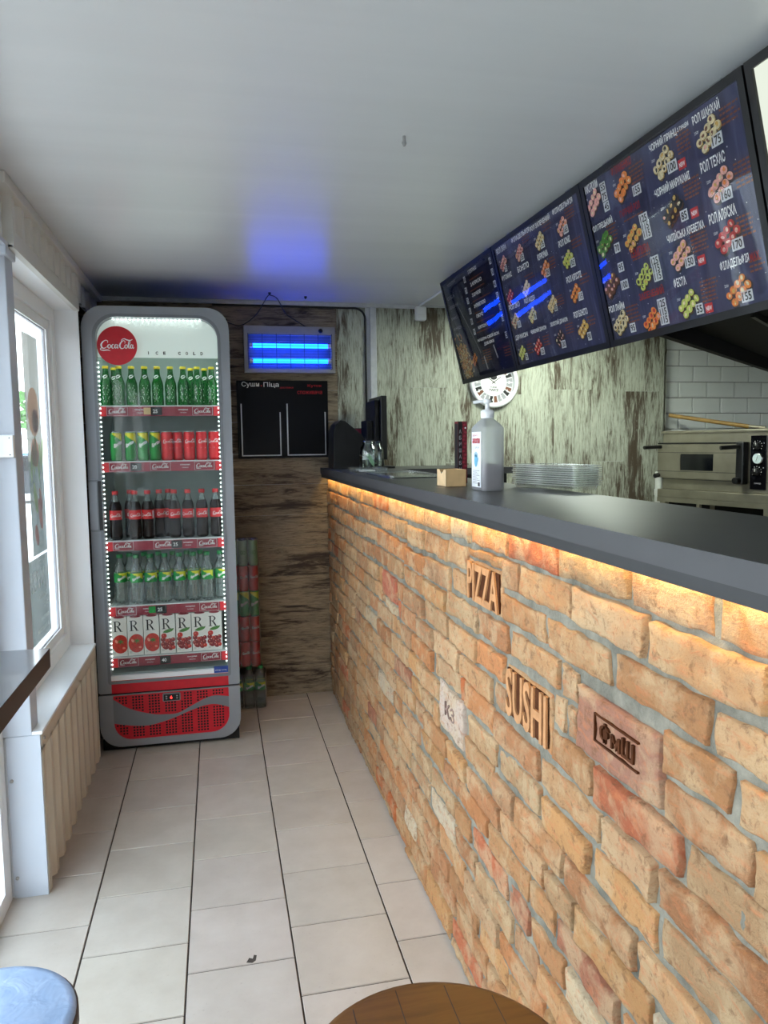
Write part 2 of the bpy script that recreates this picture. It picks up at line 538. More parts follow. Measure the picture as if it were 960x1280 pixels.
        vs = []
        for i, p in enumerate(P):
            a = P[max(0, i - 1)]; b = P[min(len(P) - 1, i + 1)]
            t = Vector((b.x - a.x, b.y - a.y)); L = t.length or 1; t /= L
            nx, ny = -t.y, t.x; w = p.z / 2
            vs += [(p.x + nx * w, p.y + ny * w), (p.x - nx * w, p.y - ny * w)]
        return s.add(vs, [(2 * i, 2 * i + 1, 2 * i + 3, 2 * i + 2) for i in range(len(P) - 1)], m, False, fn)
    def build(s, name, parent=None, label=None, stuff=False):
        me = bpy.data.meshes.new(name)
        me.from_pydata(s.v, [], s.f)
        for m in s.mats: me.materials.append(m)
        me.polygons.foreach_set('material_index', s.mi)
        me.polygons.foreach_set('use_smooth', s.sm)
        ca = me.color_attributes.new('Col', 'FLOAT_COLOR', 'CORNER')
        cols = []
        for p, c in zip(me.polygons, s.col):
            cols += list(c) * p.loop_total
        ca.data.foreach_set('color', cols)
        me.update()
        o = bpy.data.objects.new(name, me)
        COL.objects.link(o)
        if parent: o.parent = parent
        if label: o['label'] = label
        if stuff: o['kind'] = 'stuff'
        return o

def thing(name, label, cat, loc=(0, 0, 0), rz=0.0, group=None, rot=None):
    o = bpy.data.objects.new(name, None)
    o.empty_display_size = .05
    COL.objects.link(o)
    o.location = loc
    o.rotation_euler = rot if rot else (0, 0, rz)
    o['label'] = label; o['category'] = cat
    if group: o['group'] = group
    return o
def tag(o, label, cat, group=None):
    o['label'] = label; o['category'] = cat
    if group: o['group'] = group
    return o
def struct(o):
    o['kind'] = 'structure'
    return o
def copy_thing(src, loc, label, rz=None, group=None):
    r = src.copy(); COL.objects.link(r)
    r.location = loc
    if rz is not None: r.rotation_euler = (0, 0, rz)
    r['label'] = label
    if group: r['group'] = group
    for ch in src.children:
        c = ch.copy(); COL.objects.link(c); c.parent = r
        for g in ch.children:
            d = g.copy(); COL.objects.link(d); d.parent = c
    return r
def rrect(x0, x1, z0, z1, rbl, rbr, rtr, rtl, n=8):
    out = []
    for cx, cz, r, a0 in ((x0 + rbl, z0 + rbl, rbl, PI), (x1 - rbr, z0 + rbr, rbr, 1.5 * PI), (x1 - rtr, z1 - rtr, rtr, 0), (x0 + rtl, z1 - rtl, rtl, .5 * PI)):
        for k in range(n + 1):
            a = a0 + .5 * PI * k / n
            out.append((cx + r * math.cos(a), cz + r * math.sin(a)))
    return out

# script lettering for the drinks logo, as brush strokes in a 4.2 x 1.3 frame
LOGO = [
    [(.98, .70, .03), (1.02, .92, .05), (.78, 1.04, .06), (.42, .82, .10), (.22, .44, .14), (.36, .10, .10), (.66, .08, .06), (.95, .30, .03)],
    [(.34, .10, .05), (.14, .02, .06), (.16, -.14, .07), (.50, -.20, .10), (.95, -.16, .09), (1.30, -.26, .02)],
    [(1.22, .52, .05), (1.06, .46, .08), (1.00, .24, .10), (1.12, .06, .06), (1.28, .16, .08), (1.34, .38, .08), (1.22, .54, .05)],
    [(1.34, .44, .02), (1.50, .40, .03)],
    [(1.74, .48, .04), (1.60, .54, .05), (1.48, .36, .10), (1.50, .12, .09), (1.64, .06, .05), (1.78, .22, .03)],
    [(2.10, .48, .04), (1.96, .54, .06), (1.84, .34, .10), (1.88, .10, .08), (2.02, .14, .05), (2.14, .46, .05)],
    [(2.16, .54, .07), (2.10, .24, .10), (2.16, .07, .07), (2.28, .20, .03)],
    [(2.26, .36, .05), (2.42, .40, .07)],
    [(3.02, .66, .03), (3.06, .90, .05), (2.88, 1.02, .06), (2.60, .80, .10), (2.42, .42, .14), (2.54, .08, .10), (2.80, .06, .06), (3.06, .28, .03)],
    [(2.62, .84, .03), (2.70, 1.14, .05), (3.00, 1.24, .08), (3.34, 1.10, .10), (3.70, 1.06, .08), (3.98, 1.20, .02)],
    [(3.22, .52, .05), (3.08, .46, .08), (3.02, .24, .10), (3.14, .06, .06), (3.28, .16, .08), (3.34, .38, .08), (3.22, .54, .05)],
    [(3.38, .20, .03), (3.62, .66, .05), (3.66, .92, .05), (3.54, .96, .06), (3.46, .50, .10), (3.50, .10, .08), (3.64, .16, .03)],
    [(3.94, .48, .04), (3.82, .54, .06), (3.70, .34, .10), (3.74, .10, .08), (3.88, .14, .05), (3.98, .46, .05)],
    [(4.00, .54, .07), (3.96, .24, .10), (4.02, .07, .07), (4.16, .22, .02)],
]
def logo(mb, m, fn, x, y, w, steps=5, thick=1.0):
    k = w / 4.2
    for st in LOGO:
        mb.stroke([(x + a * k, y + (b + .25) * k, c * k * thick * 1.15) for a, b, c in st], m, fn, steps)
def letter_R(mb, m, fn, x, y, h):
    """serif capital R"""
    q = lambda pts: mb.stroke([(x + a * h, y + b * h, c * h) for a, b, c in pts], m, fn, 6)
    mb.rect(m, fn, x + .10 * h, x + .24 * h, y, y + h)
    mb.rect(m, fn, x, x + .34 * h, y, y + .05 * h)
    mb.rect(m, fn, x, x + .34 * h, y + .95 * h, y + h)
    q([(.22, .975, .05), (.45, .96, .06), (.60, .75, .14), (.45, .54, .06), (.22, .52, .05)])
    q([(.36, .52, .10), (.52, .30, .14), (.66, .06, .13)])
    mb.rect(m, fn, x + .58 * h, x + .82 * h, y, y + .05 * h)

# ================================================================== THE ROOM
YB = 4.37       # face of the back wall cladding
ZC = 2.277      # ceiling
XB = 0.632      # brick face
ZT = 1.337      # counter top

# floor: grout bed with one raised tile face per tile, rows running along the room
mb = MB()
mb.box(-0.80, 4.05, -1.4, 4.5, -.10, -.004, 'grout')
px_, py_ = .3025, .2967
rf = random.Random(4)
for ci in range(-3, 15):
    x0 = -.1285 + ci * px_
    x1 = x0 + px_
    off = 2.364 if ci % 2 == 0 else 2.5025
    for rj in range(-14, 8):
        y0 = off + rj * py_
        y1 = y0 + py_
        a, b, c, d = max(x0 + .0022, -.79), min(x1 - .0022, 4.04), max(y0 + .0022, -1.39), min(y1 - .0022, 4.40)
        if b - a < .02 or d - c < .02: continue
        k = rf.uniform(.95, 1.02)
        mb.cur = (k, k * rf.uniform(.985, 1.01), k * rf.uniform(.97, 1.0), 1)
        e = .0015
        vs = [(a, c, -.003), (b, c, -.003), (b, d, -.003), (a, d, -.003), (a + e, c + e, 0), (b - e, c + e, 0), (b - e, d - e, 0), (a + e, d - e, 0)]
        mb.add(vs, [(4, 5, 6, 7), (0, 1, 5, 4), (1, 2, 6, 5), (2, 3, 7, 6), (3, 0, 4, 7)], 'tile')
mb.cur = (1, 1, 1, 1)
# small chipped spot on one tile edge
mb.add([(.035, 2.075, .0004), (.052, 2.070, .0004), (.062, 2.078, .0004), (.066, 2.100, .0004), (.058, 2.104, .0004), (.054, 2.088, .0004), (.044, 2.094, .0004)], [(0, 1, 2, 3, 4, 5, 6)], 'grout')
struct(mb.build('floor'))

mb = MB()
mb.box(-.80, 4.05, -1.4, 4.5, ZC, ZC + .08, 'ceiling')
ceil_ = struct(mb.build('ceiling'))
mb = MB()
mb.lathe([(.004, 0), (.004, -.012), (.007, -.018), (.003, -.026)], 'screw', 8, (.507, 2.002, ZC))
for (hx, hy) in ((.30, 4.12), (.50, 4.2)):
    mb.lathe([(.008, 0), (.008, -.006), (.003, -.014)], 'black', 8, (hx, hy, ZC))
mb.build('ceiling_hook', ceil_)

# back wall with its claddings
mb = MB()
mb.box(-.80, 2.81, YB + .012, 4.5, 0, ZC, 'white_paint')
mb.box(2.81, 4.05, 4.43, 4.5, 0, ZC, 'joint')
wall_back = struct(mb.build('wall_back'))
rw = random.Random(8)
mb = MB()
zz_ = 0.0
while zz_ < ZC:
    z1 = min(zz_ + .178, ZC)
    xs_ = [-.75, rw.uniform(.0, .3), .695]
    mb.cur = (rw.random(), rw.random(), rw.random(), 1)
    mb.box(-.75, .6945, YB, YB + .012, zz_ + .0012, z1 - .0006, 'wood_h')
    zz_ = z1
mb.build('plank_cladding', wall_back, 'weathered planks laid sideways')
mb = MB()
joints = {0: 1.30, 1: 1.80, 2: 1.35, 3: 1.76, 4: 1.32, 5: 1.79, 6: 1.34, 7: 1.78, 8: 1.3}
mb.cur = (.31, .77, .12, 1)
mb.box(.6955, .862, YB, YB + .012, 0.0, ZC, 'wood_v')
xw = .90; k = 0
for w in (.235, .21, .245, .24, .215, .25, .23, .24, .10):
    x1 = min(xw + w, 2.81)
    j = joints[k]
    for a, b in ((0, j), (j, ZC)):
        mb.cur = (rw.random(), rw.random(), rw.random(), 1)
        mb.box(xw + .0006, x1 - .0006, YB, YB + .012, a + .0006, b - .0006, 'wood_v')
    xw = x1; k += 1
mb.box(2.80, 2.815, YB, 4.43, 0, ZC, 'wood_v')
mb.build('plank_cladding', wall_back, 'weathered planks standing upright')
mb = MB()
for r in range(14, 23):
    z0 = 1.641 - .1015 * 16 + .1015 * r
    off = 3.042 if r % 2 == 0 else 2.939
    for c in range(-2, 6):
        a = max(off + c * .206, 2.816); b = min(off + (c + 1) * .206, 4.04)
        if b - a < .02: continue
        a += .0026; b -= .0026; c0 = z0 + .0018; c1 = min(z0 + .0997, ZC)
        if c1 - c0 < .03: continue
        e = .008
        yb_ = 4.43; yf = 4.421; yt = 4.4175
        vs = [(a, yb_, c0), (b, yb_, c0), (b, yb_, c1), (a, yb_, c1), (a, yf, c0), (b, yf, c0), (b, yf, c1), (a, yf, c1),
              (a + e, yt, c0 + e), (b - e, yt, c0 + e), (b - e, yt, c1 - e), (a + e, yt, c1 - e)]
        mb.add(vs, [(8, 9, 10, 11), (4, 5, 9, 8), (5, 6, 10, 9), (6, 7, 11, 10), (7, 4, 8, 11), (0, 1, 5, 4), (2, 3, 7, 6), (1, 2, 6, 5), (3, 0, 4, 7)], 'metro')
mb.build('metro_tiles', wall_back, 'white bevelled wall tiles with dark joints')

mb = MB()
mb.box(-.72, 1.20, YB - .022, YB, ZC - .022, ZC, 'trim_white', .003)
mb.box(1.20, 2.80, YB - .008, YB, ZC - .012, ZC, 'trim_white', .002)
struct(mb.build('trim_1'))
mb = MB()
mb.box(.888, .926, YB - .016, YB, ZT - .005, ZC - .022, 'trim_white', .003)
struct(mb.build('trim_2'))
mb = MB()
mb.tube([(.0, YB - .006, 2.250), (.4, YB - .006, 2.250), (.80, YB - .006, 2.250)] + [(.80 + .062 * math.sin(a), YB - .006, 2.188 + .062 * math.cos(a)) for a in [PI / 2 * i / 6 for i in range(1, 7)]] + [(.862, YB - .006, 1.9), (.862, YB - .006, 1.40)], .0065, 'black', 6)
struct(mb.build('trim_3'))

mb = MB(); mb.box(3.97, 4.05, -1.4, 4.43, 0, ZC, 'white_paint'); struct(mb.build('wall_right'))
mb = MB()
mb.box(-.80, 3.97, -1.4, -1.3, 0, ZC, 'white_paint')
struct(mb.build('wall_front'))

# left wall: window bay, its metal cladding, the glazed front beyond
def corrugated(mb, xc, depth, y0, y1, z0, z1, period, m, thick=.001):
    ys = []; y = y0
    while y < y1:
        for f, d in ((0, 0), (.30, 0), (.50, 1), (.80, 1), (.995, 0)):
            yy = y + f * period
            if yy <= y1: ys.append((yy, xc - d * depth))
        y += period
    ys.append((y1, xc))
    poly = ys + [(y, xc - depth - .004) for y in (y1, y0)]
    mb.prism([(x, y) for y, x in poly], z0, z1, m, axis='z')
mb = MB()
mb.box(-.80, -.74, 2.57, 4.39, 0, .56, 'white_paint')
mb.box(-.80, -.74, 2.57, 4.39, 2.06, ZC, 'white_paint')
mb.box(-.80, -.74, 3.64, 4.39, .56, 2.06, 'white_paint')
mb.box(-.74, -.628, 2.572, 3.70, 0, .54, 'white_paint')
mb.box(-.74, -.628, 2.572, 3.70, 2.095, ZC, 'white_paint')
mb.box(-.80, -.64, -1.3, 2.47, 2.10, ZC, 'white_paint')
wl = struct(mb.build('wall_left'))
mb = MB()
corrugated(mb, -.588, .020, 2.575, 3.70, .0, .50, .118, 'sheet_white')
mb.box(-.612, -.588, 2.575, 3.70, .49, .545, 'sheet_white')
mb.build('corrugated_panel', wl, 'cream corrugated metal sheet')
mb = MB()
mb.box(-.695, -.5905, 2.565, 2.573, .0, .545, 'sheet_cover', .001)
mb.lathe([(.006, 0), (.006, -.004), (.002, -.006)], 'screw', 10, (-.683, 2.565, .40), axis='y')
mb.lathe([(.006, 0), (.006, -.004), (.002, -.006)], 'screw', 10, (-.683, 2.565, .07), axis='y')
mb.lathe([(.006, 0), (.006, .004), (.002, .006)], 'screw', 10, (-.588, 2.60, .523), axis='x')
mb.build('end_cover', wl, 'white metal end cover')
mb = MB()
mb.box(-.74, -.592, 3.692, 3.70, .545, 2.095, 'white_plastic')
mb.box(-.74, -.592, 2.572, 3.70, 2.090, 2.096, 'white_plastic')
mb.build('window_reveal', wl)
mb = MB()
corrugated(mb, -.588, .026, 2.572, 3.715, 2.14, 2.262, .118, 'sheet_grey')
mb.box(-.61, -.588, 2.572, 3.705, 2.088, 2.142, 'sheet_grey')
corrugated(mb, -.600, .014, 3.715, 4.345, 2.145, 2.262, .118, 'sheet_grey')
corrugated(mb, -.604, .024, -1.3, 2.571, 2.10, 2.262, .118, 'sheet_grey')
mb.box(-.64, -.604, -1.3, 2.571, 2.088, 2.102, 'sheet_cover')
mb.build('corrugated_valance', wl, 'grey corrugated sheet below ceiling')
mb = MB()
mb.box(-.62, -.574, 2.45, 4.345, ZC - .034, ZC, 'sheet_grey', .003)
mb.box(-.65, -.596, -1.3, 2.54, ZC - .030, ZC, 'sheet_grey', .003)
struct(mb.build('trim_4'))
mb = MB()
mb.box(-.80, -.615, 2.566, 2.655, .545, 2.09, 'sheet_cover', .003)
mb.box(-.70, -.605, 2.545, 2.66, 2.062, 2.090, 'sheet_cover', .004)
struct(mb.build('trim_5'))
# window 1
mb = MB()
mb.ring([(2.655, .555), (3.692, .555), (3.692, 2.09), (2.655, 2.09)], [(2.70, .625), (3.625, .625), (3.625, 2.03), (2.70, 2.03)], -.745, -.695, 'white_plastic', axis='x')
mb.ring([(2.70, .625), (3.625, .625), (3.625, 2.03), (2.70, 2.03)], [(2.755, .665), (3.575, .665), (3.575, 1.985), (2.755, 1.985)], -.735, -.708, 'white_plastic', axis='x')
mb.ring([(2.755, .665), (3.575, .665), (3.575, 1.985), (2.755, 1.985)], [(2.759, .669), (3.571, .669), (3.571, 1.981), (2.759, 1.981)], -.726, -.716, 'grey_ink', axis='x')
w1 = struct(mb.build('window_1'))
mb = MB(); mb.box(-.724, -.719, 2.763, 3.567, .673, 1.977, 'pane'); mb.build('pane', w1)
mb = MB(); mb.box(-.74, -.583, 2.567, 3.694, .545, .557, 'white_plastic', .003); mb.build('window_sill', w1, 'white window sill')
# full-height glazing nearer the entrance
mb = MB()
mb.ring([(-1.3, .0), (2.565, .0), (2.565, 2.10), (-1.3, 2.10)], [(-1.22, .06), (2.49, .06), (2.49, 2.03), (-1.22, 2.03)], -.79, -.702, 'white_plastic', axis='x')
mb.box(-.78, -.71, .55, .63, .06, 2.03, 'white_plastic')
w2 = struct(mb.build('window_2'))
mb = MB(); mb.box(-.755, -.749, -1.22, 2.49, .06, 2.03, 'pane'); mb.build('pane', w2)

# ------------------------------------------------------------------ outside
mb = MB(); mb.box(-60, -.80, -40, 90, -.25, -.16, 'pavement'); mb.box(-60, 60, -40, -1.4, -.25, -.16, 'pavement'); struct(mb.build('street_pavement'))
def car(loc, rz, paint, label):
    t = thing('car', label, 'car', loc, rz)
    mb = MB()
    prof = [(-2.1, .35), (-2.08, .75), (-1.9, .86), (-1.35, .92), (-.75, 1.38), (.75, 1.42), (1.35, .98), (2.0, .88), (2.1, .7), (2.1, .35), (1.75, .3), (1.6, .48), (1.3, .56), (1.0, .48), (.85, .3), (-.9, .3), (-1.05, .48), (-1.35, .56), (-1.65, .48), (-1.8, .3)]
    mb.prism(prof, -.82, .82, paint)
    mb.build('body', t)
    mb = MB(); mb.prism([(-1.2, .94), (-.72, 1.32), (.72, 1.36), (1.2, .98)], -.83, .83, 'oven_dark'); mb.build('side_window', t)
    for x in (-1.35, 1.3):
        for y in (-.86, .66):
            mb = MB(); mb.lathe([(.30, 0), (.30, .2)], 'rubber', 18, (x, y, .30), axis='y'); mb.lathe([(.17, -.004), (.17, .204)], 'chrome', 14, (x, y, .30), axis='y')
            mb.build('wheel', t)
car((-8.0, 33.5, -.16), .15, 'car_blue', 'blue car parked outside, seen low through the window')
car((-6.1, 24.5, -.16), .2, 'car_dark', 'dark grey car parked outside just in front of the blue car')
rt = random.Random(5)
for i, (x, y, h, r, lab) in enumerate(((-13.5, 46, 6.8, 2.4, 'leafy tree outside standing nearest the middle of the window view'), (-10.5, 52, 5.2, 2.4, 'lower leafy tree outside behind the cars, right of the taller one'), (-20, 55, 7.5, 3.2, 'large leafy tree outside farthest left in the window view'))):
    t = thing('tree', lab, 'tree', (x, y, -.16), 0, 'trees across the street')
    mb = MB(); mb.tube([(0, 0, 0), (.1, 0, h * .4), (0, .1, h * .75)], .16, 'trunk', 8); mb.build('trunk', t)
    mb = MB()
    for k in range(260):
        d = Vector((rt.gauss(0, 1), rt.gauss(0, 1), rt.gauss(0, 1))).normalized() * (rt.random() ** .4)
        c = Vector((d.x * r, d.y * r, h * .66 + d.z * h * .34))
        s_ = rt.uniform(.18, .42)
        n1 = Vector((rt.gauss(0, 1), rt.gauss(0, 1), rt.gauss(0, 1))).normalized(); n2 = n1.orthogonal().normalized(); n3 = n1.cross(n2)
        vs = [tuple(c + (n2 * math.cos(a) + n3 * math.sin(a)) * s_ * rt.uniform(.6, 1) + n1 * rt.uniform(-.1, .1)) for a in [2 * PI * q / 7 for q in range(7)]]
        mb.add(vs, [tuple(range(7))], 'foliage')
    mb.build('foliage', t)
t = thing('market_umbrella', 'white canvas umbrella across the street, seen through the window', 'umbrella', (-10.6, 42, -.16))
mb = MB(); mb.lathe([(1.9, 2.1), (1.9, 2.25), (.1, 2.95), (.02, 3.0)], 'awning', 8, smooth=False); mb.build('canopy', t)
mb = MB(); mb.tube([(0, 0, 0), (0, 0, 2.95)], .04, 'trim_white', 8); mb.build('pole', t)
mb = MB(); mb.lathe([(.35, 0), (.35, .08), (.06, .12)], 'pavement', 16); mb.build('base', t)

# window stickers, on the outer face of the pane (read from the street, so mirrored in here)
def win(a, b): return (-.7262, a, b)
t = thing('food_banner', 'tall translucent film banner with food pictures stuck on the window pane', 'banner', (0, 0, 0))
mb = MB()
mb.rect('banner_cream', win, 3.215, 3.466, 1.42, 1.93)
mb.rect('banner_green', win, 3.215, 3.466, 1.04, 1.42)
mb.build('film', t)
mb = MB()
f2 = lambda a, b: (-.7250, a, b)
rb = random.Random(3)
mb.disc('banner_orange', f2, 3.34, 1.62, .10, .10, 16)
mb.disc('banner_red', f2, 3.36, 1.585, .055, .05, 12)
mb.disc('banner_orange', f2, 3.33, 1.455, .07, .06, 12)
for k in range(6):
    mb.disc('banner_leaf', f2, 3.26 + .04 * k, 1.40 + .03 * (k % 3), .018, .07, 8, rb.uniform(-.4, .4))
for (a, b, r1, r2, m) in ((3.30, 1.27, .028, .07, 'banner_leaf'), (3.37, 1.20, .03, .07, 'banner_red'), (3.39, 1.26, .02, .05, 'banner_red'), (3.29, 1.12, .03, .045, 'banner_red')):
    mb.disc(m, f2, a, b, r1, r2, 10, .3)
mb.build('print', t)
t = thing('noodle_sign', 'grey green film sign with mirrored white letters low on the window pane', 'sign', (0, 0, 0))
mb = MB(); mb.rect('banner_green', win, 3.02, 3.46, .69, 1.03); mb.build('film', t)
mb = MB()
mir = lambda a, b: (-.7250, -a, b)      # mirrored lettering: a runs towards the camera
mb.text('WOK', 'banner_white', lambda a, b: (-.7250, 3.09 + (1 - a) * .29, .90 + b * .085), 0, 0, 1, 1, .03)
for k, (s_, w) in enumerate((('локшина', .15), ('рис', .08), ('овочі', .13), ('з соусом', .20))):
    mb.text(s_, 'banner_white', lambda a, b, k=k, w=w: (-.7250, 3.42 - a * w, .855 - k * .046 + b * .022), 0, 0, 1, 1, .0)
mb.text('меню', 'banner_white', lambda a, b: (-.7250, 3.37 - a * .07, 1.0 + b * .014), 0, 0, 1, 1, 0)
mb.build('lettering', t)

# wall switch on the white post
t = thing('wall_switch', 'white double wall switch plate on the post beside the window', 'switch', (-.66, 2.566, 1.48))
mb = MB(); mb.box(-.045, .045, -.022, 0, -.035, .035, 'white_plastic', .004); mb.build('plate', t)
mb = MB(); mb.ring([(-.014 + .012 * math.cos(a), .012 * math.sin(a)) for a in [2 * PI * k / 20 for k in range(20)]], [(-.014 + .008 * math.cos(a), .008 * math.sin(a)) for a in [2 * PI * k / 20 for k in range(20)]], -.0235, -.022, 'black_ink'); mb.build('ring_mark', t)
for a in (-.035, .034):
    for b in (-.026, .026):
        mb = MB(); mb.lathe([(.002, -.0228), (.002, -.022)], 'black_ink', 8, (a, 0, b), axis='y'); mb.build('screw', t)

# ================================================================== BAR COUNTER
SPECIAL = [  # y0, y1, z0, z1
    (1.606, 1.846, 1.070, 1.178), (1.340, 1.578, .856, .977), (.962, 1.220, .925, 1.040), (1.880, 2.112, .642, .774), (2.648, 2.896, .882, .981)]
counter = thing('bar_counter', 'long bar counter faced with old orange bricks under the dark worktop', 'counter', (0, 0, 0))
def col(r, g, b, k=1.0):
    return (lin(r) * k, lin(g) * k, lin(b) * k, 1)
rk = random.Random(21)
PALETTE = [(188, 140, 96), (182, 132, 90), (192, 148, 106), (176, 124, 86), (190, 142, 94), (186, 150, 114), (172, 132, 98), (194, 132, 86), (182, 146, 108)]
ODD = [(196, 110, 66), (184, 106, 74), (196, 176, 146), (162, 106, 82), (204, 186, 160)]
def one_brick(mb, y0, y1, z0, z1, out, c, rough=1.0, mat='brick', seedoff=0):
    """a worn brick: a grid face with ragged rounded edges standing out of the mortar"""
    near = y0 < 2.3
    step = .0095 if near else .017
    ny = max(4, int((y1 - y0) / step)); nz = max(4, int((z1 - z0) / (.0088 if near else .012)))
    so = rk.uniform(0, 90) + seedoff
    vs = []; fs = []
    tl = rk.uniform(-.006, .006) * rough; tz = rk.uniform(-.004, .004) * rough
    mb.cur = c
    def marks(n_, ln_):
        q1, q2 = min(.0018 / ln_, .08), min(.0055 / ln_, .2)
        return [0, q1, q2] + [q2 + (1 - 2 * q2) * k / (n_ - 1) for k in range(1, n_ - 1)] + [1 - q2, 1 - q1, 1]
    U = marks(ny, y1 - y0); V = marks(nz, z1 - z0); ny = len(U) - 1; nz = len(V) - 1
    for j in range(nz + 1):
        for i in range(ny + 1):
            u = U[i]; v = V[j]
            y = y0 + (y1 - y0) * u; z = z0 + (z1 - z0) * v
            e = min(min(u, 1 - u) * (y1 - y0), min(v, 1 - v) * (z1 - z0))
            w1 = noise.noise(Vector((y * 22 + so, z * 22, 1.3))); w2 = noise.noise(Vector((y * 22, z * 22 + so, 7.7)))
            if e < .0035:
                y += w1 * .007 * rough; z += w2 * .0055 * rough
            elif e < .014:
                y += w1 * .004 * rough; z += w2 * .003 * rough
            h = out + (u - .5) * tl + (v - .5) * tz
            h += noise.fractal(Vector((y * 30 + so, z * 30, 3.1)), 1.0, 2.1, 4) * .0032 * rough
            pit = noise.noise(Vector((y * 60 + so, z * 60, 9.2)))
            if pit > .42: h -= (pit - .42) * .010 * rough
            if e < 1e-6: h = -.008
            elif e < .0075: h -= .0030 * (1 - e / .0075) ** 1.2 * (1 + 1.1 * w2)
            vs.append((XB - h, y, z))
    for j in range(nz):
        for i in range(ny):
            a = j * (ny + 1) + i
            fs.append((a, a + ny + 1, a + ny + 2, a + 1))
    mb.add(vs, fs, mat, True)
bricks = MB()
pitch = .0735
zl = 1.2805 + .0   # a course line
n_course = 0
z_top = zl + pitch
while z_top > -.02:
    z1 = z_top - .0052; z0 = z_top - pitch + .0058
    z0 = max(z0, .004); z1 = min(z1, 1.3005)
    if z1 - z0 > .02:
        y = .10 + (0 if n_course % 2 else .125) + rk.uniform(-.03, .03)
        while y < 4.36:
            L = rk.choice([.235, .24, .245, .25, .25, .245, .12, .16, .2])
            ya, yb = y + .003, min(y + L, 4.372)
            y += L + rk.uniform(.008, .014)
            if yb - ya < .03: continue
            dz = .010 * noise.noise(Vector((ya * 1.6, n_course * .33, 2.2))) + rk.uniform(-.003, .003)
            a0, a1 = z0 + dz + rk.uniform(-.002, .002), z1 + dz + rk.uniform(-.003, .003)
            segs = [(ya, yb, max(a0, .004), a1)]
            for (sy0, sy1, sz0, sz1) in SPECIAL:
                nxt = []
                for (p, q, r0, r1) in segs:
                    m_ = .007
                    if q <= sy0 - m_ or p >= sy1 + m_ or r1 <= sz0 - m_ or r0 >= sz1 + m_:
                        nxt.append((p, q, r0, r1)); continue
                    # beside the big brick
                    if p < sy0 - m_ - .035: nxt.append((p, sy0 - m_, r0, r1))
                    if q > sy1 + m_ + .035: nxt.append((sy1 + m_, q, r0, r1))
                    # sliver above or below it
                    c0, c1 = max(p, sy0 - m_), min(q, sy1 + m_)
                    if r1 - (sz1 + m_) > .018: nxt.append((c0, c1, sz1 + m_, r1))
                    elif (sz0 - m_) - r0 > .018: nxt.append((c0, c1, r0, sz0 - m_))
                segs = nxt
            for (p, q, r0, r1) in segs:
                if q - p < .02: continue
                base = rk.choice(ODD) if rk.random() < .10 else rk.choice(PALETTE)
                one_brick(bricks, p, q, r0, r1, rk.uniform(.005, .0145), col(*base, rk.uniform(.64, .86)))
    z_top -= pitch
    n_course += 1
bricks.cur = (1, 1, 1, 1)
bricks.build('brick_facing', counter)
# mortar bed with its own hand-smeared relief, and the wall core behind it
mb = MB()
ny, nz = 330, 110
vs = []; fs = []
for j in range(nz + 1):
    for i in range(ny + 1):
        y = .05 + (4.372 - .05) * (i / ny); z = 1.3005 * j / nz
        h = noise.fractal(Vector((y * 16, z * 16, 5.5)), 1.0, 2.0, 3) * .0050
        vs.append((XB + .0005 - h, y, z))
for j in range(nz):
    for i in range(ny):
        a = j * (ny + 1) + i
        fs.append((a, a + ny + 1, a + ny + 2, a + 1))
mb.add(vs, fs, 'mortar', True)
mb.box(XB + .013, .90, .05, 4.372, 0, 1.3005, 'mortar')
mb.build('mortar_bed', counter, 'grey mortar between the bricks')

# special bricks
def face(out):
    return lambda a, b: (XB - out, a, b)
def raised(mb, txt, m, y0, y1, z0, z1, o0, o1, bold):
    """letters standing proud: front face plus side walls"""
    vs, fs, asp = text_geo(txt, bold)
    P = [(y1 - a * (y1 - y0), z0 + b * (z1 - z0)) for a, b in vs]
    n = len(P)
    mb.add([(XB - o1, y, z) for y, z in P], fs, m)
    edges = {}
    for f in fs:
        for i in range(len(f)):
            e = (f[i], f[(i + 1) % len(f)])
            k = tuple(sorted(e)); edges[k] = None if k in edges else e
    sv = [(XB - o0, y, z) for y, z in P] + [(XB - o1, y, z) for y, z in P]
    mb.add(sv, [(e[0], e[1], n + e[1], n + e[0]) for e in edges.values() if e], m)
M['carved_clay'] = plain('carved_clay', rgb(178, 130, 90), .85, var=.18, scale=40, bump=.3, spec=.2)
M['stamp_faint'] = plain('faded_stamp_clay', rgb(124, 102, 94), .9, var=.3, scale=40)
M['groove_shade_stamp'] = plain('groove_shade_and_stamp_clay', rgb(74, 42, 24), .9, var=.25, scale=40, spec=.1)  # shadow in the letter grooves as a dark colour, also the stamp's tone
for i, (txt, lab) in enumerate((('PIZZA', 'brick carved with the word PIZZA'), ('SUSHI', 'brick carved with the word SUSHI'))):
    y0, y1, z0, z1 = SPECIAL[i]
    mb = MB()
    one_brick(mb, y0, y1, z0, z1, .004, col(180, 132, 90), .7)
    o = mb.build('carved_brick', counter, lab)
    mb = MB()
    mb.box(XB - .0078, XB - .002, y0 + .012, y1 - .012, z0 + .008, z1 - .008, 'groove_shade_stamp')  # dark bed: the shade between the raised letters is painted in
    raised(mb, txt, 'carved_clay', y0 + .012, y1 - .012, z0 + .006, z1 - .006, .006, .0125, .02)
    mb.build('carved_letters', o)
y0, y1, z0, z1 = SPECIAL[2]
mb = MB(); one_brick(mb, y0, y1, z0, z1, .013, col(146, 104, 86), .8); o = mb.build('stamped_brick', counter, 'large reddish brick with an old maker stamp')
mb = MB()
ya, yb, za, zb = 1.012, 1.150, .962, 1.012
fr = face(.0168)
for (a, b, c, d) in ((ya, yb, za, za + .003), (ya, yb, zb - .003, zb), (yb - .003, yb, za, zb)):
    mb.box(XB - .0168, XB - .010, a, b, c, d, 'groove_shade_stamp')
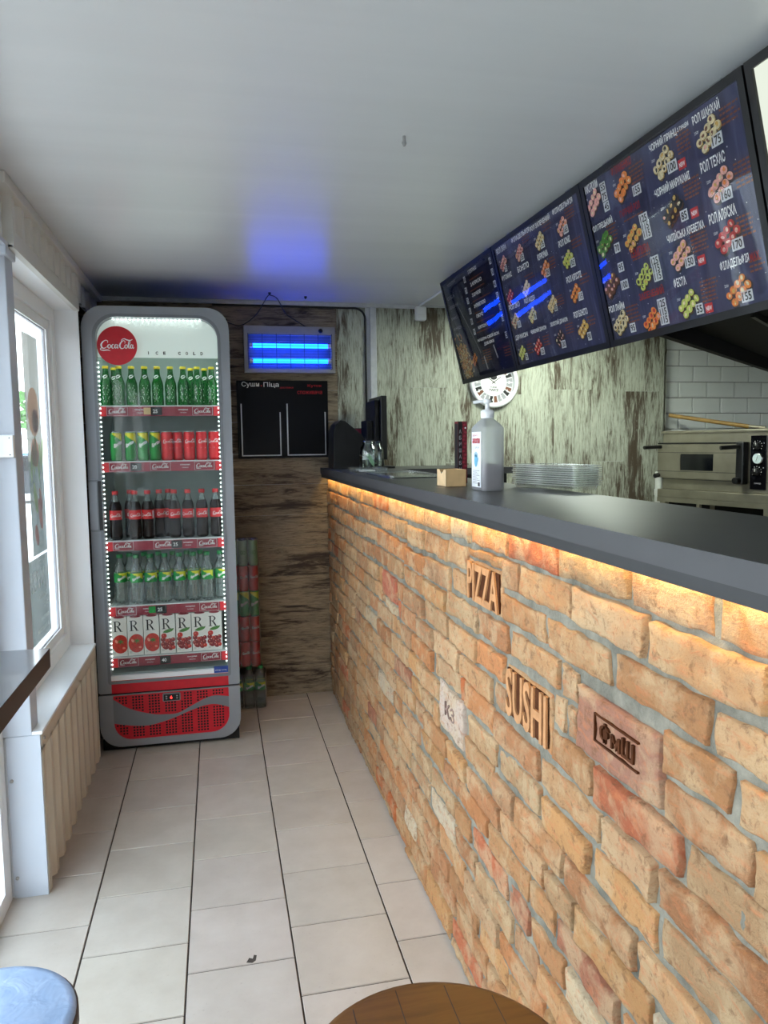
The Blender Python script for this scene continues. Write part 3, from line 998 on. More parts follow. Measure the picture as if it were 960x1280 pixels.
raised(mb, 'ФмШ', 'groove_shade_stamp', ya + .012, yb - .02, za + .008, zb - .008, .010, .0172, .02)
mb.build('stamp', o)
y0, y1, z0, z1 = SPECIAL[3]
mb = MB(); one_brick(mb, y0, y1, z0, z1, .010, col(182, 164, 150), 1.0); o = mb.build('stamped_brick', counter, 'pale worn brick with a faded stamp')
mb = MB(); raised(mb, 'КЗ', 'stamp_faint', 1.95, 2.04, .69, .73, .006, .0128, .0); mb.build('stamp', o)
y0, y1, z0, z1 = SPECIAL[4]
mb = MB(); one_brick(mb, y0, y1, z0, z1, .010, col(162, 92, 72), 1.0); mb.build('stamped_brick', counter, 'dull red brick standing out at the far end')

# worktop: an L of dark laminate with the lit underside
wt = thing('bar_worktop', 'dark grey worktop slab running along the top of the brick counter', 'worktop', (0, 0, 0))
mb = MB()
XS = .584
poly = [(XS, -.35), (.945, -.35), (.945, 3.86), (1.57, 3.86), (1.57, YB - .001), (XS, YB - .001)]
mb.prism(poly, 1.3025, ZT, 'slab', axis='z', side='slab_edge')
mb.box(XS + .0005, XS + .002, -.35, YB - .002, 1.3015, 1.3028, 'black')
mb.build('slab', wt)
mb = MB(); mb.box(XS + .001, XS + .016, -.35, YB - .03, 1.2835, 1.3022, 'band'); mb.build('lower_band', wt)
mb = MB(); mb.box(XS + .0175, XS + .0275, -.2, YB - .06, 1.2965, 1.3022, 'led_warm'); mb.build('led_tape', wt, 'warm glowing led tape under the edge')
mb = MB(); mb.box(1.0, 1.55, 3.9, 4.36, 0, 1.3022, 'black_matt', .004); o = mb.build('return_cabinet'); tag(o, 'dark cabinet carrying the far end of the worktop at the back wall', 'cabinet')

# ================================================================== DRINKS FRIDGE
YF = 3.745
fr_ = thing('drinks_fridge', 'tall silver glass door drinks fridge lit from inside', 'fridge', (0, 0, 0))
X0, X1 = -.591, .075
mb = MB()      # dark carcass with an open front and a light liner
mb.box(-.603, -.56, YF + .06, 4.352, .05, 2.085, 'black_matt'); mb.box(.045, .070, YF + .06, 4.352, .05, 2.085, 'black_matt')
mb.box(-.603, .070, 4.31, 4.352, .05, 2.085, 'black_matt'); mb.box(-.603, .070, YF + .06, 4.352, 2.06, 2.12 if False else 2.085, 'black_matt')
mb.box(-.603, .070, YF + .06, 4.352, .05, .36, 'black_matt')
mb.box(-.596, .068, YF + .0, YF + .06, .30, 2.10, 'black_matt') if False else None
mb.build('cabinet', fr_, 'black cabinet body')
mb = MB()
mb.box(-.56, -.545, YF + .06, 4.31, .36, 2.06, 'liner'); mb.box(.03, .045, YF + .06, 4.31, .36, 2.06, 'liner')
mb.box(-.545, .03, 4.295, 4.31, .36, 2.06, 'liner'); mb.box(-.545, .03, YF + .06, 4.31, 2.045, 2.06, 'liner'); mb.box(-.545, .03, YF + .06, 4.31, .36, .372, 'liner')
mb.build('liner', fr_, 'pale inner walls')
mb = MB(); mb.box(-.585, .066, YF + .03, 4.33, .0, .05, 'rubber'); mb.build('plinth', fr_)
# door
door = None
mb = MB()
out = rrect(X0, X1, .290, 2.124, .012, .012, .10, .10, 8)
inn = rrect(-.531, .020, .350, 2.074, .004, .004, .095, .095, 8)
mb.ring(out, inn, YF, YF + .052, 'silver')
door = mb.build('door', fr_, 'silver door frame with rounded top corners')
mb = MB()      # slightly raised inner lip of the frame
mb.ring(rrect(-.545, .034, .336, 2.088, .012, .012, .105, .105, 8), inn, YF - .004, YF, 'silver_dark')
mb.build('door_lip', door)
mb = MB(); mb.box(-.531, .020, YF + .020, YF + .024, .352, 2.07, 'fridge_pane'); mb.build('door_glass', door)
mb = MB()
mb.prism(rrect(-.530, .019, 1.893, 2.073, .004, .004, .094, .094, 8), YF + .046, YF + .050, 'header')
fm = lambda a, b: (a, YF + .0452, b)
for k, ch in enumerate('ICE COLD'):
    if ch != ' ': mb.text(ch, 'black_ink', fm, -.303 + k * .0345, 1.908, .0034 if ch == 'I' else .0115, .0145, .05)
mb.build('header_panel', door, 'white header panel reading ICE COLD')
mb = MB()
mb.lathe([(.0895, 0), (.0895, .003)], 'red', 48, (-.438, YF + .0165, 1.944), axis='y', smooth=False)
logo(mb, 'white_ink', lambda a, b: (a, YF + .0158, b), -.5165, 1.920, .157, 6, 1.15)
mb.build('round_logo', door, 'round red sticker with white script')
mb = MB()
mb.box(-.531, .020, YF - .0005, YF + .019, .350, .374, 'white_plastic'); mb.box(-.531, .020, YF - .0015, YF + .03, .2895, .352, 'red')
mb.build('red_band', door, 'red band across the bottom of the door')
mb = MB(); mb.box(-.048, .020, YF - .0022, YF + .0195, .354, .382, 'blue_ink')
mb.text('energy saving', 'white_ink', lambda a, b: (a, YF - .0026, b), -.042, .364, .054, .007, 0)
mb.build('blue_sticker', door, 'small blue sticker')
mb = MB()
mb.prism(rrect(-.590, -.530, 1.078, 1.322, .012, .012, .012, .012, 4), YF - .016, YF + .001, 'silver_dark')
mb.prism(rrect(-.588, -.552, 1.088, 1.312, .008, .008, .008, .008, 4), YF - .020, YF - .016, 'silver')
mb.box(-.548, -.532, YF - .0165, YF - .0155, 1.084, 1.316, 'black')
mb.build('handle', door)
for xx in (-.5265, .0135):
    mb = MB()
    for k in range(70):
        z = .40 + k * .0212
        mb.box(xx - .0018, xx + .0030, YF + .026, YF + .0295, z, z + .0062, 'led_white')
    mb.build('led_surface', door, 'row of small white leds along the glass edge')
mb = MB()
for k in range(22):
    x = -.455 + k * .0186
    mb.box(x, x + .008, YF + .0255, YF + .029, 2.0655, 2.0685, 'led_top')
mb.build('led_surface', door, 'row of white leds along the top')
mb = MB()
mb.box(-.46, -.05, 3.83, 3.86, 2.035, 2.044, 'led_in')
for xx in (-.5449, .0269): mb.box(xx, xx + .003, 3.806, 3.812, .42, 1.87, 'led_white')
mb.build('inner_light', fr_, 'white light strips inside the cabinet')
# base cover with its perforated grille
mb = MB()
o2 = rrect(X0, X1, .022, .281, .10, .10, .004, .004, 8)
i2 = rrect(-.527, .019, .054, .277, .085, .085, .004, .004, 8)
mb.ring(o2, i2, YF, YF + .05, 'silver')
base = mb.build('base_cover', fr_, 'silver base cover with rounded lower corners')
mb = MB(); mb.box(-.596, .072, YF + .012, YF + .06, .276, .296, 'black_matt'); mb.build('door_gap', fr_)
mb = MB(); mb.prism(i2, YF + .006, YF + .03, 'red')
WT = [(-.527, .259), (-.458, .210), (-.351, .172), (-.279, .164), (-.226, .166), (-.173, .191), (-.101, .226), (-.048, .239), (.019, .229)]
WB = [(-.527, .140), (-.458, .125), (-.369, .117), (-.279, .135), (-.226, .152), (-.173, .172), (-.101, .193), (-.048, .196), (.019, .175)]
def interp(T, x):
    for i in range(len(T) - 1):
        if x <= T[i + 1][0] or i == len(T) - 2:
            y0 = T[max(0, i - 1)]; y1 = T[i]; y2 = T[i + 1]; y3 = T[min(len(T) - 1, i + 2)]
            u = min(1, max(0, (x - y1[0]) / (y2[0] - y1[0])))
            m1 = (y2[1] - y0[1]) / (y2[0] - y0[0]) * (y2[0] - y1[0]); m2 = (y3[1] - y1[1]) / (y3[0] - y1[0]) * (y2[0] - y1[0])
            return (2 * u ** 3 - 3 * u * u + 1) * y1[1] + (u ** 3 - 2 * u * u + u) * m1 + (3 * u * u - 2 * u ** 3) * y2[1] + (u ** 3 - u * u) * m2
def wave_c(x): return (interp(WT, x) + interp(WB, x)) / 2
def wave_h(x): return (interp(WT, x) - interp(WB, x)) / 2
for c in range(7):
    for q in range(4):
        x = -.516 + c * .0763 + q * .0143
        for r in range(15):
            z = .066 + r * .0138
            if abs(z + .003 - wave_c(x)) < wave_h(x) + .004: continue
            if x < -.46 and z < .12 and (x + .442) ** 2 + (z - .139) ** 2 > .078 ** 2 and x < -.442: continue
            if x > -.066 and z < .12 and (x + .066 + .006) ** 2 + (z - .139) ** 2 > .074 ** 2: continue
            if -.31 < x < -.21 and z > .222: continue
            if x > .008: continue
            mb.box(x, x + .0085, YF + .0052, YF + .007, z, z + .0085, 'black_matt')
mb.build('grille', base, 'red perforated grille')
mb = MB()
xs = [-.527 + .546 * k / 40 for k in range(41)]
top = [(x, wave_c(x) + wave_h(x)) for x in xs]; bot = [(x, wave_c(x) - wave_h(x)) for x in xs]
n = len(xs)
vs = [(a, YF + .002, b) for a, b in top] + [(a, YF + .002, b) for a, b in bot] + [(a, YF + .007, b) for a, b in top] + [(a, YF + .007, b) for a, b in bot]
fs = []
for i in range(n - 1):
    fs += [(i, i + 1, n + i + 1, n + i), (2 * n + i, 2 * n + i + 1, i + 1, i), (n + i, n + i + 1, 3 * n + i + 1, 3 * n + i)]
mb.add(vs, fs, 'silver_dark'); mb.build('wave', base, 'grey wave across the grille')
mb = MB()
mb.prism(rrect(-.297, -.213, .231, .270, .006, .006, .006, .006, 3), YF - .002, YF + .006, 'silver_dark')
mb.box(-.292, -.218, YF - .0035, YF - .001, .235, .266, 'black')
mb.text('6', 'led_red', lambda a, b: (a, YF - .004, b), -.262, .242, .011, .017, .04)
for x in (-.283, -.233):
    for z in (.242, .253): mb.box(x, x + .008, YF - .0042, YF - .0035, z, z + .006, 'grey_ink')
mb.build('thermostat', base, 'small black thermostat with a red digit')
# shelves
SH = [1.668, 1.404, 1.024, .706, .453]
YSH = 3.792
for i, z in enumerate(SH):
    mb = MB()
    mb.box(-.540, .026, YSH + .004, 4.285, z - .006, z - .003, 'shelf_wire')
    for k in range(34):
        x = -.536 + k * .01695
        mb.box(x, x + .003, YSH + .002, 4.285, z - .003, z, 'shelf_wire')
    mb.box(-.538, .024, YSH + .002, YSH + .008, z - .006, z + .001, 'shelf_wire')
    sh = mb.build('shelf', fr_, 'white shelf')
    mb = MB()
    xa, xb = -.530, .020
    mb.box(xa, xb, YSH, YSH + .003, z - .050, z - .002, 'red_dark')
    for a, b in ((xa, xa + .028), (xb - .028, xb)): mb.box(a, b, YSH - .0008, YSH, z - .050, z - .002, 'red_bright')
    mb.box(xa, xb, YSH - .001, YSH, z - .0045, z - .0015, 'white_plastic')
    ps = lambda a, b: (a, YSH - .0012, b)
    ls = [xa + .035, xb - .122] + ([xa + .222] if i in (1, 2) else [])
    for x in ls:
        logo(mb, 'white_ink', ps, x, z - .040, .080, 4, 1.25)
        for (a, b, c, d) in ((x - .006, x + .088, z - .0475, z - .0465), (x - .006, x + .088, z - .0075, z - .0065), (x - .006, x - .005, z - .0475, z - .0065), (x + .087, x + .088, z - .0475, z - .0065)): mb.rect('white_ink', ps, a, b, c, d)
    for x in ((xa + .155, xb - .195) if i not in (1, 2) else (xb - .195,)):
        mb.text('охолоджено', 'white_ink', ps, x, z - .024, .046, .007, .02)
        mb.text('смачніше', 'white_ink', ps, x + .008, z - .036, .030, .006, .0)
    tx = {0: xa + .230, 1: xa + .125, 2: xa + .300, 3: xa + .215, 4: xa + .225}[i]
    mb.box(tx, tx + .050, YSH - .004, YSH - .001, z - .046, z - .008, 'black')
    mb.text({0: '25', 1: '20', 2: '25', 3: '25', 4: '40'}[i], 'white_ink', lambda a, b: (a, YSH - .0045, b), tx + .008, z - .036, .022, .018, .02)
    if i in (0, 3): mb.box(tx - .034, tx - .002, YSH - .003, YSH - .001, z - .042, z - .010, 'kraft' if i == 0 else 'label_green')
    mb.build('price_strip', sh, 'dark red price strip with white script')

# ------------------------------------------------------------------ drinks in the fridge
ORD = ['first', 'second', 'third', 'fourth', 'fifth', 'sixth', 'seventh', 'eighth', 'ninth']
def wrap(r, cz=0.0, a0=-PI / 2):
    """map (arc length, height) onto a cylinder of radius r, centred on the face towards the camera"""
    return lambda a, b: (r * math.cos(a0 + a / r), r * math.sin(a0 + a / r), b)
# green glass bottle
GB = thing('glass_bottle', '', 'bottle', (0, 0, 0))
mb = MB()
mb.lathe([(.018, .0), (.0255, .002), (.0275, .008), (.0272, .045), (.0262, .060), (.0275, .075), (.0278, .095), (.0255, .112), (.0195, .130), (.0150, .145), (.0130, .160), (.0125, .176), (.0140, .177), (.0140, .181), (.0125, .183)], 'green_glass', 28)
mb.build('glass_body', GB)
mb = MB()
mb.lathe([(.0146, .178), (.0150, .181), (.0148, .188), (.0125, .1905)], 'cap_yellow', 20)
mb.build('crown_cap', GB)
mb = MB()
w_ = lambda a, b: (wrap(.0158 + max(0, .150 - b) * .30 + .0006)(a, b))
for st in ([(-.010, .136, .006), (-.004, .144, .006), (.008, .147, .003)], [(-.008, .131, .004), (.004, .136, .006), (.011, .144, .004)]): mb.stroke(st, 'white_ink', w_, 4)
mb.build('neck_lettering', GB); mb = MB()
for k, z in enumerate((.020, .033, .040, .052, .062, .074, .082, .093)):
    for s_ in (-1, 1):
        a = s_ * (.007 + .004 * ((k * 7) % 3)); mb.rect('white_ink', wrap(.0288), a, a + .0014, z, z + .006)
mb.build('bottle_print', GB)
gx = [-.507, -.449, -.390, -.327, -.272, -.209, -.147, -.085, -.014]
for i, x in enumerate(gx):
    lab = 'green glass bottle, front row of the top shelf, %s from the door handle side' % ORD[i]
    if i == 0: GB.location = (x, 3.852, SH[0]); GB['label'] = lab; GB['group'] = 'green bottles in the fridge'
    else: copy_thing(GB, (x + .002 * ((i * 5) % 3 - 1), 3.852 + .004 * ((i * 3) % 3), SH[0]), lab, (i * .13) % .5 - .25)
for i, x in enumerate((-.478, -.115, -.048)):
    copy_thing(GB, (x, 3.925, SH[0]), 'green glass bottle in the second row of the top shelf, behind the %s front bottle' % ('first', 'seventh', 'eighth')[(0, 1, 2)[i]])
# cans
def can_body(mat, r=.0272, h=.142):
    mb = MB()
    prof = [(r * .80, .0), (r * .86, .002), (r, .010)] + [(r, .010 + (h - .024) * k / 18) for k in range(1, 19)] + [(r * .93, h - .007), (r * .90, h - .004)]
    mb.lathe(prof, mat, 36)
    return mb
def can_top(mb, r=.0272, h=.142):
    mb.lathe([(r * .90, h - .004), (r * .93, h - .001), (r * .90, h), (r * .86, h - .003), (.001, h - .003)], 'alu', 28)
    mb.box(-.006, .006, -.012, .003, h - .003, h - .0018, 'alu')
def sprite_mat(a, h):
    t = ((a + PI / 2 + PI) % (2 * PI)) - PI
    return 'can_yellow' if h > .112 - .018 * t and abs(t) < 1.6 and h < .136 else ('alu' if h < .006 else 'can_green')
CG = thing('drink_can', '', 'can', (0, 0, 0))
can_body(sprite_mat).build('body', CG, 'green and yellow printed can')
mb = MB()
def slant(r, tilt): return lambda a, b: wrap(r)(a, b + a * tilt)
mb.text('Sprite', 'white_ink', slant(.0278, .55), -.021, .070, .042, .024, .05)
mb.build('lettering', CG)
mb = MB(); can_top(mb); mb.build('lid', CG)
CR = thing('drink_can', '', 'can', (0, 0, 0))
can_body('can_red').build('body', CR, 'red printed can')
mb = MB(); logo(mb, 'white_ink', wrap(.0278), -.024, .083, .060, 4, 1.2)
mb.rect('white_ink', wrap(.0278), -.012, .012, .060, .0625)
mb.build('lettering', CR)
mb = MB(); can_top(mb); mb.build('lid', CR)
for i, (x, y) in enumerate(((-.474, 3.856), (-.406, 3.852), (-.349, 3.85), (-.293, 3.853))):
    lab = 'green and yellow soda can on the second shelf, %s from the door handle side' % ORD[i]
    if i == 0: CG.location = (x, y, SH[1]); CG['label'] = lab; CG['group'] = 'cans in the fridge'; CG.rotation_euler = (0, 0, .5)
    else: copy_thing(CG, (x, y, SH[1]), lab, (-.1, .1, .25)[i - 1])
for i, (x, y) in enumerate(((-.237, 3.85), (-.187, 3.880), (-.131, 3.85), (-.072, 3.852), (-.012, 3.85))):
    lab = 'red soda can on the second shelf, %s after the green cans' % ORD[i]
    if i == 0: CR.location = (x, y, SH[1]); CR['label'] = lab; CR['group'] = 'cans in the fridge'; CR.rotation_euler = (0, 0, .2)
    else: copy_thing(CR, (x, y, SH[1]), lab, (-.5, .1, .3, -.35)[i - 1])
# cola bottles
CB = thing('cola_bottle', '', 'bottle', (0, 0, 0))
mb = MB()
R_ = .0292
mb.lathe([(.020, 0), (.026, .003), (R_, .014), (R_ * .97, .03), (R_, .05), (R_ * .93, .075), (R_ * .92, .085), (R_ * .97, .098), (R_ * .97, .135), (R_ * .98, .150), (.0262, .168), (.0205, .184)], 'cola', 28)
mb.build('cola_fill', CB, 'dark cola inside the bottle')
mb = MB(); mb.lathe([(.0205, .184), (.0155, .198), (.0128, .208), (.0125, .217), (.0150, .218), (.0150, .221), (.0125, .222)], 'pet_clear', 24); mb.build('clear_neck', CB)
mb = MB(); mb.lathe([(.0144, .218), (.0148, .220), (.0148, .234), (.0135, .237)], 'cap_red', 20); mb.build('cap', CB)
mb = MB(); mb.lathe([(R_ * 1.0, .098), (R_ * 1.0, .143)], 'label_red', 30, caps=False)
logo(mb, 'white_ink', wrap(.0300), -.026, .109, .056, 4, 1.25)
mb.rect('white_ink', wrap(.0298), .034, .043, .102, .138)
mb.build('label', CB, 'red label with white script')
for i, x in enumerate((-.489, -.399, -.339, -.277, -.213, -.148, -.081, -.014)):
    y = 3.852 if i not in (3,) else 3.90
    if i == 3: x = -.288
    lab = 'dark cola bottle, front row of the middle shelf, %s from the door handle side' % ORD[i]
    if i == 0: CB.location = (x, y, SH[2]); CB['label'] = lab; CB['group'] = 'cola bottles in the fridge'
    else: copy_thing(CB, (x, y, SH[2]), lab, (.1, -.3, .5, .2, -.2, .0, .3)[i - 1])
for i, (x, w) in enumerate(((-.428, 'first and second'), (-.245, 'fourth and fifth'))):
    copy_thing(CB, (x, 3.925, SH[2]), 'dark cola bottle in the second row, behind the %s front bottles' % w, .4)
# clear lemonade bottles
SB = thing('lemonade_bottle', '', 'bottle', (0, 0, 0))
R_ = .0312
mb = MB(); mb.lathe([(.021, 0), (.028, .003), (R_, .014), (R_ * .96, .03), (R_, .045), (R_ * .95, .07), (R_, .085), (R_ * .95, .105), (R_ * .95, .15), (R_, .158), (.0275, .176), (.0195, .192), (.0140, .205), (.0125, .214), (.0125, .221), (.0150, .222), (.0150, .225), (.0125, .226)], 'pet_clear', 28); mb.build('clear_body', SB)
mb = MB(); mb.lathe([(.0144, .222), (.0148, .224), (.0148, .238), (.0135, .241)], 'cap_green', 20); mb.build('cap', SB)
def spl(a, h):
    t = ((a + PI / 2 + PI) % (2 * PI)) - PI
    return 'label_yellow' if h > .138 - .016 * t and abs(t) < 1.3 else 'label_green'
mb = MB(); mb.lathe([(R_ * .985, .105 + .0045 * k) for k in range(11)], spl, 36)
mb.text('Sprite', 'white_ink', slant(.0316, .45), -.020, .116, .040, .018, .05)
mb.build('label', SB, 'green and yellow label')
for i, x in enumerate((-.405, -.338, -.270, -.200, -.132, -.066)):
    lab = 'clear lemonade bottle, front row of the fourth shelf, %s from the door handle side' % ORD[i]
    if i == 0: SB.location = (x, 3.852, SH[3]); SB['label'] = lab; SB['group'] = 'lemonade bottles in the fridge'
    else: copy_thing(SB, (x, 3.852, SH[3]), lab, (.1, .2, .0, .15, -.2)[i - 1])
for i, (x, y, w) in enumerate(((-.484, 3.88, 'set back alone at the handle end of the fourth shelf'), (-.002, 3.875, 'last on the fourth shelf, at the end away from the handle'), (-.442, 3.915, 'in the second row beside the first front bottle'), (-.372, 3.92, 'in the second row, between the first two front bottles'), (-.304, 3.92, 'in the second row, between the second and third front bottles'), (-.235, 3.92, 'in the second row, between the third and fourth front bottles'), (-.166, 3.92, 'in the second row, between the fourth and fifth front bottles'), (-.099, 3.92, 'in the second row, between the last two front bottles'))):
    copy_thing(SB, (x, y, SH[3]), 'clear lemonade bottle ' + w, .3 - .1 * i)
# juice cartons
def carton(kind):
    t = thing('juice_carton', '', 'carton', (0, 0, 0))
    w, d, h = .0725, .068, .208
    mb = MB()
    vs = [(-w / 2, -d / 2, 0), (w / 2, -d / 2, 0), (w / 2, d / 2, 0), (-w / 2, d / 2, 0), (-w / 2, -d / 2, h - .012), (w / 2, -d / 2, h - .012), (w / 2, d / 2, h), (-w / 2, d / 2, h)]
    mb.add(vs, [(0, 3, 2, 1), (0, 1, 5, 4), (1, 2, 6, 5), (2, 3, 7, 6), (3, 0, 4, 7), (4, 5, 6, 7)], 'carton')
    mb.box(-.006, .012, -.010, .012, h - .008, h + .004, 'white_plastic')
    mb.build('box', t)
    mb = MB()
    f = lambda a, b: (a, -d / 2 - .0006, b)
    f2 = lambda a, b: (a, -d / 2 - .0009, b)
    f3 = lambda a, b: (a, -d / 2 - .0012, b)
    letter_R(mb, 'black_ink', f, -.026, .122, .052)
    mb.disc('red_dark', f, .002, .194, .026, .006, 14, 0)
    if kind == 'tomato':
        pts = [(.036, .014)] + [(.004 + .040 * math.cos(a), .062 + .046 * math.sin(a)) for a in [-.62 * PI + k * PI * 0.0 for k in range(0)]]
        ps = [(min(.0358, .004 + .038 * math.cos(a)), .060 + .046 * math.sin(a)) for a in [2 * PI * k / 26 for k in range(26)]]
        mb.add(ps, [tuple(range(26))], 'fruit_red', False, f)
        mb.disc('fruit_hi', f2, -.014, .074, .006, .010, 10, .5); mb.disc('fruit_hi', f2, .020, .040, .007, .005, 10)
        for k in range(6):
            a = 1.05 * k + .3
            mb.stroke([(.006, .072, .004), (.006 + .010 * math.cos(a), .072 + .008 * math.sin(a), .005), (.006 + .017 * math.cos(a), .070 + .013 * math.sin(a), .001)], 'leaf', f3, 3)
    else:
        mb.stroke([(-.022, .106, .003), (-.004, .110, .016), (.018, .116, .013), (.030, .124, .001)], 'leaf', f, 5)
        q = random.Random(2)
        for k in range(13):
            x = -.022 + (k % 4) * .016 + q.uniform(-.005, .005); z = .028 + (k // 4) * .019 + q.uniform(-.005, .005)
            r = q.uniform(.0095, .0145); x = min(x, .0355 - r); x = max(x, -.0345 + r)
            mb.disc('fruit_dark' if k % 3 else 'fruit_red', f2 if k % 2 else f, x, z, r, r, 12)
            mb.disc('fruit_hi', f3, x - .003, z + .004, .0022, .0028, 8)
    for k in range(3): mb.rect('grey_ink', f, -.030, -.018, .012 + .004 * k, .0135 + .004 * k)
    mb.build('print', t, 'printed letter R above %s' % ('a tomato' if kind == 'tomato' else 'red berries and a leaf'))
    return t
T1 = carton('tomato'); T2 = carton('berry')
cl = [-.494, -.419, -.342, -.266, -.190, -.113, -.040]
for i, x in enumerate(cl):
    src = T1 if i < 3 else T2
    lab = ('white juice carton with a tomato, %s from the door handle side' % ORD[i]) if i < 3 else ('white juice carton with red berries, %s in the row of seven cartons' % ORD[i])
    loc = (x, 3.845, SH[4])
    if i in (0, 3): src.location = loc; src['label'] = lab; src['group'] = 'juice cartons in the fridge'
    else: copy_thing(src, loc, lab, (0, .02, -.02, 0, .03, .0, -.05)[i])

# ------------------------------------------------------------------ shrink-wrapped packs beside the fridge
def can_pack(z, kind, label):
    t = thing('can_pack', label, 'drinks pack', (.138, 4.245, z), 0, 'wrapped packs beside the fridge')
    h = .1425
    for r in range(2):
        for c in range(3):
            x = -.073 + c * .0565; y = -.029 + r * .0575
            mb = can_body({'sprite': sprite_mat, 'cola': 'can_red', 'lime': 'can_lime'}[kind], .0272, h); can_top(mb, .0272, h)
            if r == 0:
                f = lambda a, b, x=x, y=y: tuple(Vector(wrap(.0277)(a, b)) + Vector((x, y, 0)))
            mb2 = MB()
            mb2.v = [(a + x, b + y, c_) for a, b, c_ in mb.v]; mb2.f = mb.f; mb2.mi = mb.mi; mb2.sm = mb.sm; mb2.col = mb.col; mb2.mats = mb.mats
            if r == 0:
                if kind == 'cola': logo(mb2, 'white_ink', f, -.02, .07, .046, 3, 1.3)
                elif kind == 'sprite': mb2.text('Sprite', 'white_ink', lambda a, b, f=f: f(a, b + .5 * a), -.02, .06, .040, .022, .05)
                else: mb2.text('GO', 'leaf', f, -.014, .06, .028, .024, .05)
            mb2.build('can', t)
    mb = MB()
    mb.ring(rrect(-.1025, .0705, -.0605, .0605, .028, .028, .028, .028, 4), rrect(-.1020, .0700, -.0600, .0600, .028, .028, .028, .028, 4), .004, h - .002, 'film', axis='z')
    mb.build('film_wrap', t, 'clear shrink film')
t = thing('bottle_pack', 'wrapped pack of clear lemonade bottles at the bottom of the pile', 'drinks pack', (.150, 4.245, 0), 0, 'wrapped packs beside the fridge')
for r in range(2):
    for c in range(3):
        for ch in SB.children:
            q = ch.copy(); COL.objects.link(q); q.parent = t; q.location = (-.078 + c * .064, -.033 + r * .066, 0); q.name = 'bottle_' + ch.name.split('.')[0]
mb = MB(); mb.ring(rrect(-.111, .083, -.066, .066, .03, .03, .03, .03, 4), rrect(-.1105, .0825, -.0655, .0655, .03, .03, .03, .03, 4), .004, .20, 'film', axis='z'); mb.build('film_wrap', t, 'clear shrink film')
ZP = .2412
for i, (kd, lb) in enumerate((('cola', 'wrapped pack of red soda cans lying on the bottle pack'), ('cola', 'wrapped pack of red soda cans just under the green soda pack'), ('sprite', 'wrapped pack of green soda cans between two red packs'), ('cola', 'wrapped pack of red soda cans just under the pale green pack'), ('lime', 'wrapped pack of pale green cans on top of the pile'))):
    can_pack(ZP + i * .1428, kd, lb)

